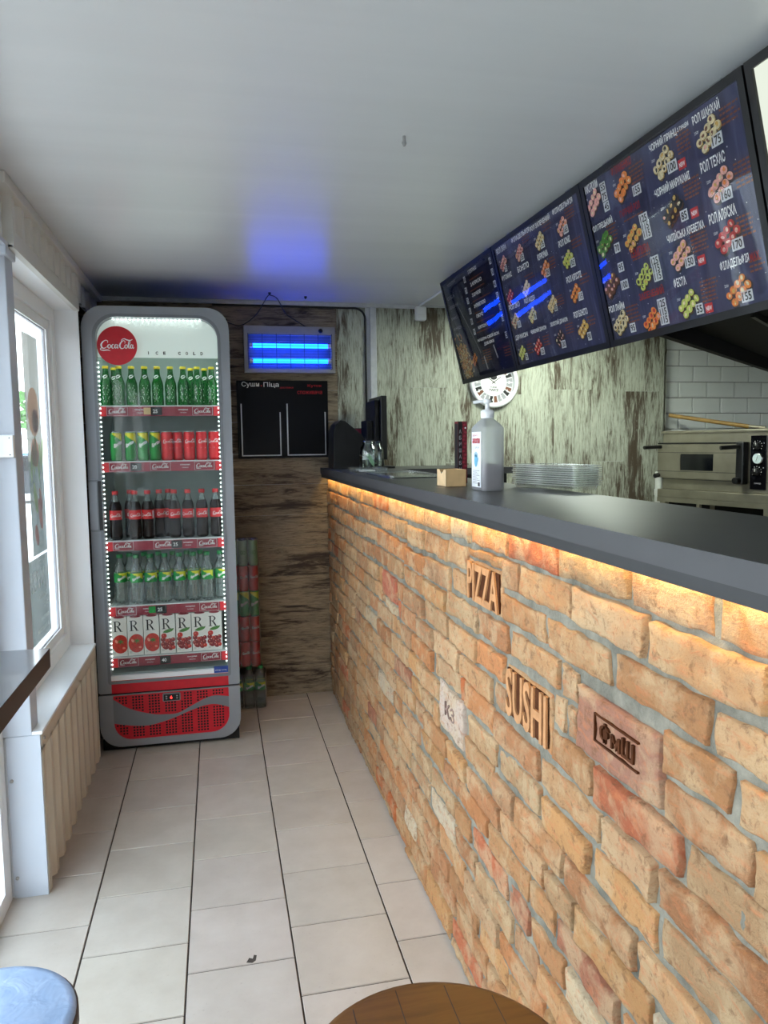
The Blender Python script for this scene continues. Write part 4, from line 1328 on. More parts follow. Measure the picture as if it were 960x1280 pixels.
# ================================================================== MENU BOARDS
BX, BZ, BH = 1.225, 1.765, .506
E_ = Vector((-.118, 0, .492)) / .506
N_ = Vector((-.492, 0, -.118)) / .506
def bmap(d):
    return lambda s, t: tuple(Vector((0, -s, 0)) + E_ * t + N_ * d)
def bmap3(s, t, d):
    return tuple(Vector((0, -s, 0)) + E_ * t + N_ * d)
def menu_board(yl, L, label, menu, bg, th=.024, ps=1.0, seed=1, bulge=.008):
    t = thing('menu_board', label, 'menu board', (BX, yl, BZ), 0, 'menu boards over the counter')
    mb = MB()
    w = .020
    mb.ring([(0, 0), (L, 0), (L, BH), (0, BH)], [(w, w), (L - w, w), (L - w, BH - w), (w, BH - w)], -.042, .006, 'black', axis='z', fn=bmap3)
    mb.box(.002, L - .002, .002, BH - .002, -.043, -.030, 'black', fn=bmap3)
    mb.build('frame', t, 'thick black frame')
    mb = MB()
    for s in (.12, L - .12):
        v = bmap3(s, BH - .01, -.03)
        mb.box(v[0] - .012, v[0] + .012, v[1] - .02, v[1] + .02, v[2] - .01, ZC - BZ, 'screw')
    mb.build('ceiling_bracket', t)
    if menu is None:
        mb = MB(); mb.box(w, L - w, w, BH - w, -.004, .0, 'screen_white', fn=bmap3); mb.build('lit_panel', t, 'glowing blank white panel')
        return t
    mb = MB()
    mb.box(w, L - w, w, BH - w, -.006, .0, bg, fn=bmap3)
    sheet = mb.build('printed_sheet', t)
    mb = MB(); q = random.Random(seed)
    L1, L2, L3, L4 = bmap(.0007), bmap(.0011), bmap(.0015), bmap(.0019)
    for (s, tt, wd, hh) in menu['descs']:
        n = max(1, int(hh / .0095)); wd = max(abs(wd), .03)
        for k in range(n):
            tk = tt + hh / 2 - (k + .5) * hh / n
            x = s - wd / 2; end = s + wd / 2 * q.uniform(.6, 1.0)
            while x < end:
                ww = q.uniform(.006, .016)
                mb.rect('brown_ink', L1, x, min(x + ww, end), tk - .0022, tk + .0022); x += ww + .003
    for (s, tt, wd, hh, c1, c2) in menu['foods']:
        wd = max(.045, min(abs(wd), .070)) * ps * .95; hh = min(.046, max(.04, hh)) * ps; tt = tt - .010
        n = 4
        for r in range(2):
            for k in range(n):
                u = (k - (n - 1) / 2) / n
                cx = s + u * wd * 1.05 + (r - .5) * .016 * ps; cy = tt + u * hh * .95 - (r - .5) * .018 * ps
                rr = .0125 * ps * q.uniform(.85, 1.15)
                ro = q.uniform(-.6, .6)
                mb.disc('food_dark', L1, cx + .003, cy - .004, rr * 1.15, rr * 1.0, 12)
                mb.disc('food_brown' if c1 != 'cream' else 'food_gold', L1, cx + .002, cy - .002, rr * 1.05, rr * .95, 12, ro)
                mb.disc('food_' + c1, L2, cx, cy, rr, rr * .80, 12, ro)
                mb.disc('food_' + (c2 if q.random() < .7 else q.choice(['cream', 'gold', 'pink'])), L3, cx + q.uniform(-.003, .003), cy + q.uniform(-.002, .003), rr * q.uniform(.35, .6), rr * q.uniform(.25, .5), 7, q.uniform(0, 3))
                if q.random() < .5: mb.disc('food_cream', L4, cx + q.uniform(-.004, .004), cy + q.uniform(-.004, .004), .0022, .0022, 6)
        if c1 == 'green':
            for k in range(7): mb.disc('leaf', L4, s + q.uniform(-.02, .02), tt + .015 + q.uniform(-.012, .016), .008, .006, 7)
        mb.text('250г', 'white_ink', L2, s - wd * .62 - .004, tt + hh * .30, .016, .0065, 0)
    for (s, tt, pr) in menu['prices']:
        a, b = (.040, .027) if ps >= 1 else (.034, .027)
        if len(pr) == 2: a *= .75
        mb.rect('price_white', L2, s - a / 2, s + a / 2, tt - b / 2, tt + b / 2)
        mb.text(pr, 'black_ink', L3, s - a * .38, tt - b * .36, a * .76, b * .72, .02)
    for (s, tt) in menu['news']:
        mb.rect('new_red', L2, s - .015, s + .015, tt - .012, tt + .012)
        mb.text('NEW', 'white_ink', L3, s - .011, tt - .006, .022, .011, .02)
    for (txt, c, s, tt, wd) in menu['titles']:
        m = {'w': 'white_ink', 'r': 'red_ink', 'g': 'grey_ink'}[c]
        h = th if len(txt) > 3 or c == 'w' else th * .8
        if txt == 'З ТУНЦЕМ': h = .012
        mb.text(txt, m, L2, s, tt - h * .45, wd, h, .025)
    for k in range(70):
        x = q.uniform(.03, L - .03); y = q.uniform(.03, BH - .03); r = q.uniform(.0006, .0016)
        mb.disc('white_ink', L1, x, y, r, r, 5)
    if menu is MENU_A:
        mb.stroke([(.17, .36, .003), (.24, .26, .003), (.33, .12, .003)], 'grey_ink', L1, 4)
        for (x0, y0, x1, y1) in ((.36, .10, .375, .04), (.50, .135, .52, .075)):
            mb.stroke([(x0, y0, .012), ((x0 + x1) / 2, (y0 + y1) / 2, .012), (x1, y1, .012)], 'grey_ink', L2, 3)
        mb.disc('food_brown', L2, .105, .10, .07, .085, 20)
        for k in range(260):
            x = .105 + q.gauss(0, .036); y = .10 + q.gauss(0, .046)
            if y < .025 or x < .028: continue
            a = q.uniform(0, 6.28)
            mb.stroke([(x, y, .006), (x + .012 * math.cos(a), y + .012 * math.sin(a) * .9, .007), (x + .022 * math.cos(a + .7), max(.022, y + .020 * math.sin(a + .7)), .003)], q.choice(['food_gold', 'food_orange', 'food_cream', 'food_brown', 'food_gold']), L4, 3)
    mb.build('print', sheet, 'printed dishes, titles and prices')
    mb = MB(); NS = 28; vs = []
    for i in range(NS + 1):
        u = i / NS; s_ = w + (L - 2 * w) * u; bl = .0045 + bulge * (1 - (2 * u - 1) ** 2)
        for k in range(5): vs.append(bmap3(s_, w + (BH - 2 * w) * k / 4, bl))
    mb.add(vs, [(i * 5 + k, i * 5 + k + 5, i * 5 + k + 6, i * 5 + k + 1) for i in range(NS) for k in range(4)], 'acrylic', True)
    mb.build('acrylic_cover', t, 'glossy clear cover sheet')
    return t
MENU_C =dict(
 titles=[('МАКІ РОЛИ', 'w', 0.0111, 0.4744, 0.0838),('РОЛ ГРЕЦЬКИЙ', 'w', 0.0128, 0.357, 0.1234),('РОЛ ЛАЙМ', 'w', 0.0214, 0.1146, 0.0891),('ЧОРНИЙ ПРИНЦ', 'w', 0.367, 0.4683, 0.1178),('З ТУНЦЕМ', 'w', 0.4884, 0.4672, 0.0439),('ЧОРНИЙ МАРУКАМІ', 'w', 0.3559, 0.3597, 0.1484),('ЧИЛІЙСЬКА КРЕВЕТКА', 'w', 0.3715, 0.2374, 0.1533),('ФЕСТА', 'w', 0.3642, 0.1215, 0.0535),('РОЛ ШАНХАЙ', 'w', 0.5473, 0.467, 0.0978),('РОЛ ТЕХАС', 'w', 0.5465, 0.356, 0.0881),('РОЛ АЛЯСКА', 'w', 0.5438, 0.2364, 0.0968),('ФІЛАДЕЛЬФІЯ', 'w', 0.5536, 0.1214, 0.1009),('MAX', 'r', 0.6578, 0.1204, 0.031),('ФЛАМЕНКО', 'r', 0.1759, 0.4742, 0.1036),('ГАРЯЧИЙ РОЛ', 'r', 0.1795, 0.3581, 0.1018),('ТЕМПУРА', 'r', 0.1912, 0.2396, 0.0987),('ЗАПЕЧЕНИЙ', 'r', 0.195, 0.12, 0.1213),],
 foods=[(0.0555, 0.4398, 0.067, 0.052, 'pink', 'cream'),(0.2172, 0.4325, 0.071, 0.051, 'orange', 'orange'),(0.4123, 0.4299, 0.075, 0.066, 'cream', 'dark'),(0.5922, 0.4294, 0.084, 0.065, 'cream', 'brown'),(0.0716, 0.3122, 0.104, 0.054, 'green', 'cream'),(0.0638, 0.1909, 0.075, 0.063, 'brown', 'pink'),(0.0738, 0.0754, 0.09, 0.05, 'cream', 'dark'),(0.2201, 0.2908, 0.078, 0.057, 'gold', 'orange'),(0.2404, 0.1782, 0.065, 0.052, 'lime', 'dark'),(0.2361, 0.0561, 0.065, 0.057, 'orange', 'red'),(0.4132, 0.3083, 0.092, 0.069, 'dark', 'gold'),(0.413, 0.1945, 0.077, 0.071, 'pink', 'gold'),(0.4108, 0.0728, 0.088, 0.062, 'lime', 'cream'),(0.6043, 0.3129, 0.084, 0.057, 'pink', 'orange'),(0.597, 0.1954, 0.09, 0.07, 'red', 'pink'),(0.6022, 0.0691, 0.09, 0.061, 'orange', 'cream'),],
 prices=[(0.1197, 0.454, '55'),(0.1194, 0.4278, '75'),(0.1208, 0.3987, '45'),(0.2807, 0.3949, '155'),(0.4454, 0.3985, '100'),(0.6171, 0.3975, '175'),(0.4569, 0.2748, '85'),(0.6179, 0.2758, '160'),(0.133, 0.276, '70'),(0.1329, 0.2202, '95'),(0.1345, 0.1687, '100'),(0.2864, 0.3166, '125'),(0.289, 0.2958, '115'),(0.2904, 0.2753, '115'),(0.3006, 0.1987, '125'),(0.302, 0.1781, '115'),(0.3024, 0.1578, '115'),(0.4455, 0.1626, '150'),(0.6262, 0.1607, '170'),(0.1336, 0.0419, '95'),(0.2958, 0.0841, '125'),(0.2966, 0.0613, '115'),(0.2954, 0.0394, '115'),(0.4507, 0.0417, '55'),(0.6276, 0.0407, '155'),],
 news=[(0.4845, 0.3907),(0.4979, 0.2695),(0.492, 0.1554),(0.4877, 0.0376),],
 descs=[(0.2977, 0.4353, 0.072, 0.052),(0.5049, 0.4405, 0.058, 0.058),(0.6719, 0.4352, 0.065, 0.043),(0.5055, 0.3282, 0.069, 0.049),(0.6823, 0.303, 0.057, 0.059),(0.1231, 0.3241, 0.057, 0.052),(0.4983, 0.204, 0.07, 0.057),(0.6626, 0.1943, 0.058, 0.052),(0.676, 0.1017, 0.05, 0.032),(0.5019, 0.0804, 0.07, 0.058),(0.1506, 0.0813, 0.07, 0.055),(0.2487, 0.3342, 0.114, 0.018),(0.2491, 0.2281, 0.102, 0.019),(0.2588, 0.1118, 0.102, 0.016),],
 blues=[(0.0176, 0.2274, 0.1181, 0.2928, 1),(0.0233, 0.2032, 0.1157, 0.268, 1),])
MENU_B =dict(
 titles=[('РОЛ ІКРА', 'w', 0.0345, 0.4723, 0.1021),('ФІЛАДЕЛЬФІЯ', 'w', 0.1912, 0.4744, 0.1656),('РОЛ ЗАПЕЧЕНИЙ', 'w', 0.3632, 0.4733, 0.1622),('ФІЛАДЕЛЬФІЯ', 'w', 0.5494, 0.4741, 0.1441),('РОЛ ЮМІ', 'w', 0.5472, 0.3712, 0.0834),('РОЛ КРІСПІ', 'w', 0.551, 0.2514, 0.1049),('РОЛ БОНІТО', 'w', 0.5516, 0.1337, 0.0954),('КУРКУМА', 'w', 0.376, 0.3687, 0.0843),('БОНІТО', 'w', 0.1918, 0.3666, 0.1039),('ФУТОМАКІ', 'w', 0.0319, 0.3671, 0.0998),('РОЛ ІКО', 'w', 0.0384, 0.2489, 0.107),('РОЛ МІДІЯ', 'w', 0.1918, 0.2449, 0.0956),('ЗОЛОТИЙ ДРАКОН', 'w', 0.3669, 0.1312, 0.1352),('ЧЕРВОНИЙ ДРАКОН', 'w', 0.1913, 0.1294, 0.1378),('ДРАКОН', 'w', 0.0368, 0.1266, 0.1224),],
 foods=[(0.0748, 0.4296, 0.073, 0.045, 'pink', 'red'),(0.2378, 0.4319, 0.084, 0.052, 'pink', 'red'),(0.4159, 0.4291, 0.082, 0.049, 'cream', 'gold'),(0.5944, 0.4304, 0.079, 0.051, 'pink', 'orange'),(0.5893, 0.3246, 0.08, 0.047, 'lime', 'gold'),(0.5934, 0.2119, 0.073, 0.055, 'orange', 'gold'),(0.5961, 0.0917, 0.088, 0.05, 'gold', 'cream'),(0.4168, 0.3315, 0.066, 0.056, 'orange', 'pink'),(0.2318, 0.2992, 0.085, 0.054, 'cream', 'cream'),(0.0732, 0.3, 0.073, 0.05, 'red', 'cream'),(0.4142, 0.2088, 0.083, 0.049, 'cream', 'gold'),(0.2355, 0.2005, 0.085, 0.042, 'cream', 'lime'),(0.0711, 0.2049, 0.074, 0.044, 'cream', 'red'),(0.4162, 0.0873, 0.067, 0.061, 'dark', 'pink'),(0.2282, 0.0797, 0.067, 0.065, 'red', 'pink'),(0.0715, 0.0761, 0.063, 0.049, 'lime', 'cream'),],
 prices=[(0.0886, 0.399, '75'),(0.2537, 0.4021, '155'),(0.4332, 0.4039, '135'),(0.6148, 0.4054, '165'),(0.6159, 0.2974, '105'),(0.6231, 0.1864, '115'),(0.6285, 0.0536, '90'),(0.4291, 0.3063, '125'),(0.4347, 0.1839, '85'),(0.2554, 0.1821, '95'),(0.1003, 0.1763, '110'),(0.4365, 0.0523, '130'),(0.2581, 0.0492, '125'),(0.1056, 0.0462, '95'),],
 news=[],
 descs=[(0.316, 0.4555, 0.07, 0.031),(0.4931, 0.4523, 0.07, 0.035),(0.6617, 0.4459, 0.068, 0.039),(0.6673, 0.3501, 0.068, 0.034),(0.6715, 0.2347, 0.068, 0.035),(0.662, 0.1011, 0.055, 0.037),(0.4811, 0.3303, 0.047, 0.043),(0.4746, 0.2011, 0.064, 0.038),(0.5044, 0.099, 0.062, 0.039),(0.3107, 0.0838, 0.054, 0.042),(0.159, 0.0731, 0.06, 0.044),(0.283, 0.3255, 0.091, 0.026),],
 blues=[(0.2086, 0.2737, 0.4602, 0.287, 1.3),(0.2209, 0.2258, 0.5039, 0.2469, 1.3),])
MENU_A =dict(
 titles=[('УДОН', 'g', 0.0835, 0.472, 0.1212),('СОБА', 'g', 0.0459, 0.4161, 0.1082),('ЛОКШИНА', 'g', 0.042, 0.3716, 0.1371),('РИС', 'g', 0.0405, 0.3189, 0.0885),('ФУНЧОЗА', 'g', 0.0399, 0.2675, 0.1221),('ЯЄЧНА', 'g', 0.0528, 0.2367, 0.0592),('З ТЕЛЯТИНОЮ', 'w', 0.3895, 0.471, 0.1089),('З КУРКОЮ', 'w', 0.3892, 0.4163, 0.1397),('З КАЧКОЮ', 'w', 0.3813, 0.3713, 0.1105),('З КРЕВЕТКОЮ', 'w', 0.3748, 0.323, 0.145),('ОВОЧІ', 'w', 0.3744, 0.2786, 0.0844),('МОРЕПРОДУКТИ', 'w', 0.3667, 0.2268, 0.118),('НАБЕРИ СВІЙ ВОК', 'w', 0.3253, 0.1762, 0.2684),('ДОБАВКИ', 'w', 0.3958, 0.1496, 0.1222),],
 foods=[(0.1576, 0.0953, 0.265, 0.127, 'gold', 'orange'),(0.0907, 0.0563, 0.19, 0.087, 'gold', 'brown'),(0.2344, 0.1092, 0.137, 0.088, 'orange', 'gold'),],
 prices=[(0.33, 0.4529, '65'),(0.3194, 0.4057, '70'),(0.3122, 0.3604, '75'),(0.312, 0.3141, '85'),(0.3039, 0.267, '90'),(0.3087, 0.2195, '95'),(0.6627, 0.46, '45'),(0.6624, 0.415, '50'),(0.66, 0.3664, '40'),(0.6612, 0.3185, '55'),(0.6657, 0.2709, '60'),(0.664, 0.2254, '35'),(0.6642, 0.155, '25'),],
 news=[],
 descs=[(0.4904, 0.4378, 0.216, 0.007),(0.477, 0.3917, 0.218, 0.007),(0.4803, 0.3447, 0.219, 0.007),(0.4726, 0.2938, 0.22, 0.007),(0.4717, 0.253, 0.221, 0.007),(0.4442, 0.2102, 0.224, 0.008),(0.4089, 0.1013, 0.106, 0.056),(0.6416, 0.0908, 0.077, 0.047),(0.3622, 0.0823, 0.091, 0.034),],
 blues=[(0.6081, 0.2896, 0.6978, 0.2924, 1.2),(0.6263, 0.2305, 0.6971, 0.2314, 1.6),])

menu_board(3.662, .704, 'dark menu board with a noodle photo, farthest of the row above the counter', MENU_A, 'board_dark', .016, .85, 3)
menu_board(2.952, .753, 'menu board crowded with small white dish titles, second from the far end above the counter', MENU_B, 'board', .021, .82, 4)
menu_board(2.195, .733, 'menu board with red and white dish titles beside the lit blank panel', MENU_C, 'board', .025, 1.0, 5, .014)
menu_board(1.455, .735, 'black framed light box with a glowing blank panel at the right edge', None, 'board')

# ================================================================== BACK WALL THINGS
t = thing('insect_killer', 'insect killer lamp with two glowing blue tubes hanging high on the back wall', 'insect lamp', (0, 0, 0))
M['zap_frame'] = plain('beige_metal_housing', rgb(150, 148, 140), .45, .3, var=.05)
M['zap_back'] = plain('reflector_sheet', rgb(100, 102, 108), .45, .3)
mb = MB()
xa, xb, za, zb = .166, .676, 1.876, 2.133
mb.ring([(xa, za), (xb, za), (xb, zb), (xa, zb)], [(xa + .022, za + .022), (xb - .022, za + .022), (xb - .022, zb - .046), (xa + .022, zb - .046)], YB - .052, YB - .002, 'zap_frame')
hs = mb.build('housing', t, 'beige metal frame')
mb = MB(); mb.box(xa + .02, xb - .02, YB - .012, YB - .004, za + .02, zb - .04, 'zap_back'); mb.build('reflector', hs)
for z in (2.023, 1.941):
    mb = MB(); mb.tube([(.215, YB - .060, z), (.632, YB - .060, z)], .013, 'uv', 14)
    tb = mb.build('uv_tube', t, 'glowing blue tube')
    mb = MB()
    for x in (.196, .632): mb.lathe([(.014, 0), (.014, .018)], 'white_plastic', 12, (x, YB - .060, z), axis='x')
    mb.build('tube_socket', tb)
mb = MB()
for k in range(7):
    x = xa + .022 + (xb - xa - .044) * (k + .0) / 6
    mb.tube([(x, YB - .078, za + .02), (x, YB - .078, zb - .044)], .0016, 'black', 5)
for k in range(13):
    z = za + .028 + (zb - za - .078) * k / 12
    mb.tube([(xa + .02, YB - .076, z), (xb - .02, YB - .076, z)], .0009, 'black', 4)
for x in (xa + .022, xb - .022):
    for z in (za + .02, zb - .044): mb.tube([(x, YB - .078, z), (x, YB - .050, z)], .0016, 'black', 5)
mb.build('guard_grid', t, 'thin black wire guard')
mb = MB(); mb.lathe([(.013, 0), (.013, -.006), (.009, -.010)], 'black', 16, (.595, YB - .052, zb - .022), axis='y'); mb.build('switch', t)
mb = MB()
def smooth_path(P, n=8):
    P = [Vector(p) for p in P]; Q = []
    for i in range(len(P) - 1):
        p0 = P[max(0, i - 1)]; p1 = P[i]; p2 = P[i + 1]; p3 = P[min(len(P) - 1, i + 2)]
        for k in range(n):
            u = k / n
            Q.append(.5 * ((2 * p1) + (p2 - p0) * u + (2 * p0 - 5 * p1 + 4 * p2 - p3) * u * u + (3 * p1 - p0 - 3 * p2 + p3) * u ** 3))
    return Q + [P[-1]]
mb.tube(smooth_path([(.515, YB - .04, 2.133), (.45, YB - .05, 2.17), (.40, YB - .05, 2.205), (.35, 4.22, 2.262), (.31, 4.15, 2.268), (.29, 4.16, 2.262), (.245, 4.30, 2.20), (.19, YB - .03, 2.155), (.14, YB - .02, 2.137), (.08, YB - .02, 2.150), (.0, YB - .02, 2.14)]), .0028, 'black', 6)
mb.build('power_cord', t, 'black power cord')

M['board_black'] = plain('black_board', rgb(7, 8, 13), .35, spec=.15)
t = thing('flyer_board', 'black notice board with two flyer pockets below the insect lamp', 'notice board', (0, 0, 0))
mb = MB(); mb.box(.119, .635, YB - .012, YB + .0005, 1.398, 1.836, 'board_black', .002); bd = mb.build('board', t)
f = lambda a, b: (a, YB - .0126, b)
mb = MB()
mb.text('Суши', 'white_ink', f, .148, 1.795, .098, .034, .01); mb.text('Піца', 'white_ink', f, .270, 1.795, .086, .032, .01)
mb.disc('red', f, .258, 1.806, .004, .004, 10)
mb.build('title_lettering', bd, 'white lettering'); mb = MB()
mb.text('доставка', 'red', f, .362, 1.790, .075, .010, .0)
mb.build('small_lettering', bd, 'small red lettering'); mb = MB()
mb.text('Куток', 'red', f, .520, 1.797, .080, .018, .0); mb.text('споживача', 'red', f, .460, 1.760, .142, .018, .0)
mb.build('corner_lettering', bd, 'red lettering')
for x in (.139, .396):
    mb = MB(); w_, h_ = .222, .294; z0 = 1.411
    mb.box(x, x + .006, YB - .028, YB - .012, z0, z0 + h_, 'trim_white'); mb.box(x + w_ - .006, x + w_, YB - .028, YB - .012, z0, z0 + h_ - .048, 'trim_white')
    mb.box(x, x + w_, YB - .028, YB - .012, z0, z0 + .006, 'trim_white')
    mb.prism([(x + .006, z0 + .006), (x + w_ - .006, z0 + .006), (x + w_ - .006, z0 + h_ - .05), (x + w_ - .05, z0 + h_), (x + .006, z0 + h_)], YB - .026, YB - .024, 'board_black')
    mb.build('flyer_pocket', t, 'clear pocket with white edges')

t = thing('wall_clock', 'round white wall clock half hidden behind the farthest menu board', 'clock', (1.645, YB, 1.832))
mb = MB()
mb.lathe([(.150, 0), (.153, -.012), (.153, -.030), (.146, -.036), (.132, -.034), (.128, -.024), (.128, -.012)], 'white_plastic', 48, axis='y', caps=False)
mb.build('rim', t, 'wide white rim')
mb = MB(); f = lambda a, b: (a, -.0125, b); f1 = lambda a, b: (a, -.0132, b); f2 = lambda a, b: (a, -.0138, b)
mb.lathe([(.128, -.012), (.0001, -.012)], 'price_white', 40, axis='y', smooth=False, caps=False)
for k in range(24):
    a0 = 2 * PI * (k + .08) / 24; a1 = 2 * PI * (k + .82) / 24
    mb.add([(r * math.cos(a), r * math.sin(a)) for r, a in ((.084, a0), (.122, a0), (.122, a1), (.084, a1))], [(0, 1, 2, 3)], ('grey_ink', 'black_ink', 'food_brown', 'grey_ink')[k % 4], False, f)
mb.disc('white_ink', f1, 0, 0, .080, .080, 36)
for k in range(12):
    a = PI / 2 - 2 * PI * k / 12; n = str(k or 12)
    mb.text(n, 'white_ink', f2, .103 * math.cos(a) - .009, .103 * math.sin(a) - .009, .018 if len(n) > 1 else .010, .018, .02)
mb.text('THINK', 'black_ink', f2, -.022, -.036, .044, .011, .02); mb.text('TWICE', 'black_ink', f2, -.030, -.056, .060, .017, .03)
mb.disc('black_ink', f2, 0, .03, .022, .016, 12)
mb.build('face', t)
for i, (a, ln) in enumerate(((.62, .055), (2.5, .075), )):
    mb = MB(); mb.stroke([(-.014 * math.cos(a), -.014 * math.sin(a), .005), (ln * math.cos(a), ln * math.sin(a), .004)], 'black_ink', lambda p, q: (p, -.016 - .001 * i, q)); mb.build('hand', t)

t = thing('motion_sensor', 'small white sensor box at the ceiling corner left of the farthest menu board', 'sensor', (0, 0, 0))
mb = MB(); mb.box(1.156, 1.222, YB - .045, YB, 2.184, 2.266, 'white_plastic', .012, 3); mb.box(1.166, 1.212, YB - .048, YB - .044, 2.190, 2.222, 'white_paint', .001); mb.build('body', t)
mb = MB(); mb.tube([(1.185, YB - .02, 2.262), (1.185, YB - .03, 2.271), (1.19, 3.9, 2.271), (1.20, 3.2, 2.271)], .006, 'white_plastic', 8); mb.build('conduit', t)

# ================================================================== ON THE COUNTER
Z0 = ZT
t = thing('kraft_box', 'small open kraft cardboard box with a notched side on the worktop', 'box', (.690, 2.240, Z0))
mb = MB(); w, d, h, th = .066, .098, .053, .0015
mb.box(0, w, 0, th, 0, h, 'kraft'); mb.box(0, w, d - th, d, 0, h, 'kraft'); mb.box(w - th, w, 0, d, 0, h, 'kraft'); mb.box(0, w, 0, d, 0, th, 'kraft')
mb.build('box_walls', t)
mb = MB(); mb.prism([(0, 0), (d, 0), (d, h), (d * .74, h), (d * .5, h - .015), (d * .26, h), (0, h)], 0, th, 'kraft_lit', axis='x'); mb.build('notched_side', t, 'V notched side coloured paler as if window lit')  # lighter tone stands in for daylight on this side
mb = MB(); mb.box(.006, w - .006, .006, d - .006, th, h - .010, 'note_white'); mb.build('napkins', t)

t = thing('sanitizer_bottle', 'large milky pump bottle of hand sanitizer half full on the worktop', 'bottle', (.720, 1.985, Z0))
def sect(i=0.0):
    return rrect(i, .064 - i, i, .112 - i, .014, .014, .014, .014, 5)
def loft(mb, secs, m, cap0=True, cap1=True):
    n = len(secs[0][0]); vs = []
    for poly, z in secs: vs += [(a, b, z) for a, b in poly]
    fs = []
    for i in range(len(secs) - 1):
        for k in range(n):
            k2 = (k + 1) % n; fs.append((i * n + k, i * n + k2, (i + 1) * n + k2, (i + 1) * n + k))
    mb.add(vs, fs, m, True)
    if cap0: mb.add(vs[:n], [tuple(range(n - 1, -1, -1))], m)
    if cap1: mb.add(vs[-n:], [tuple(range(n))], m)
def circ(r):
    # same point count and starting angle as sect()
    out = []
    for q in range(4):
        for k in range(6):
            a = PI + q * PI / 2 + PI / 2 * k / 5 * .9 + .08
            out.append((.032 + r * math.cos(a), .056 + r * math.sin(a)))
    return out
mb = MB()
loft(mb, [(sect(.004), 0), (sect(0), .006), (sect(0), .176)] + [([(a * (1 - u) + c * u, b * (1 - u) + e * u) for (a, b), (c, e) in zip(sect(0), circ(.018))], .176 + .026 * u ** .8) for u in (.25, .5, .75, 1)] + [(circ(.0165), .205)], 'hdpe', True, True)
body = mb.build('body', t, 'milky translucent body')
mb = MB(); loft(mb, [(sect(.006), .003), (sect(.003), .008), (sect(.003), .074)], 'gel'); mb.build('liquid', t, 'pinkish liquid')
mb = MB(); mb.lathe([(.017, .204), (.019, .206), (.019, .224), (.014, .228), (.007, .229), (.006, .246), (.011, .247), (.011, .256), (.004, .258)], 'white_plastic', 20, (.032, .056, 0))
mb.tube([(.032, .056, .2515), (.018, .062, .2520), (-.004, .074, .2495)], .0048, 'white_plastic', 8)
mb.build('pump', t, 'white pump head')
mb = MB(); mb.box(-.0010, -.0002, .020, .096, .010, .166, 'label_white')
f = lambda a, b: (-.0014, .094 - a, b)
mb.text('деззасіб', 'red', f, .006, .153, .040, .007, 0); mb.text('антисептик', 'red', f, .006, .133, .062, .015, .03)
mb.text('для рук', 'grey_ink', f, .028, .118, .034, .006, 0)
sky = M['tape_blue']; M['print_blue'] = plain('pale_blue_print', rgb(110, 180, 214), .5)
mb.disc('print_blue', f, .034, .085, .014, .018, 14)
for k in range(4): mb.stroke([(.024 + .007 * k, .095, .005), (.022 + .008 * k, .112 - abs(k - 1.5) * .004, .004)], 'print_blue', f)
mb.stroke([(.046, .082, .006), (.054, .094, .004)], 'print_blue', f)
for k in range(9): mb.rect('grey_ink', f, .008, .064 - (k * 5 % 3) * .010, .056 - k * .0045, .0575 - k * .0045)
mb.rect('black_ink', f, .050, .066, .013, .024)
mb.build('label', t, 'white label with red and blue print')

t = thing('stick_box', 'tall narrow red and black box standing behind the kraft box', 'box', (.790, 2.425, Z0))
mb = MB(); mb.box(0, .032, 0, .040, 0, .207, 'chop_red', .0008)
f = lambda a, b: (-.0004, .036 - a, b)
mb.rect('black_ink', f, 0, .034, .004, .200)
f = lambda a, b: (a, -.0004, b)
mb.rect('black_ink', f, .0, .014, .0, .206)
mb.build('carton', t); mb = MB()
for k in range(8): mb.text('ШИБА'[k % 4], 'grey_ink', lambda a, b: (a, -.0008, b), .003, .020 + k * .021, .008, .013, .02)
for k in range(16): mb.disc('red_dark', f, .022 + .004 * math.sin(k * 2.1), .008 + k * .0125, .005, .004, 8)
mb.disc('white_ink', f, .025, .185, .003, .003, 8)
mb.build('printed_lettering', t)

# stack of clear tray lids
ln = math.hypot(.10, .26); an = math.atan2(-.255, .075)
def lid_mesh():
    mb = MB(); L, W, H = .285, .105, .016
    o = rrect(0, L, 0, W, .016, .016, .016, .016, 4); i1 = rrect(.007, L - .007, .007, W - .007, .012, .012, .012, .012, 4); i2 = rrect(.012, L - .012, .012, W - .012, .01, .01, .01, .01, 4)
    n = len(o)
    vs = [(a, b, H) for a, b in o] + [(a, b, H) for a, b in i1] + [(a, b, .0) for a, b in i2] + [(a, b, H - .0022) for a, b in o]
    fs = []
    for k in range(n):
        j = (k + 1) % n
        fs += [(k, j, n + j, n + k), (n + k, n + j, 2 * n + j, 2 * n + k), (3 * n + k, 3 * n + j, j, k)]
    fs.append(tuple(range(2 * n, 3 * n)))
    rim_ = [f for f in fs if len(f) == 4 and (max(f) < 2 * n or min(f) < n and max(f) >= 3 * n)]
    mb.add(vs, [f for f in fs if f not in rim_], 'tray_clear'); mb.add(vs, rim_, 'tray_rim')
    return mb
lid0 = lid_mesh().build('tray_lid')
n_l = 10
for k in range(n_l):
    o = lid0 if k == 0 else lid0.copy()
    if k: COL.objects.link(o)
    o.location = (.862 + .0012 * ((k * 7) % 3), 2.150 - .002 * ((k * 5) % 3), Z0 + .0003 + k * .0060)
    o.rotation_euler = (0, 0, an + .012 * ((k * 3) % 3 - 1))
    tag(o, 'clear plastic tray lid, %s in the stack behind the sanitizer bottle' % ('lowest' if k == 0 else 'topmost' if k == n_l - 1 else '%s from the bottom' % ORD[k]), 'tray lid', 'stacked clear tray lids')

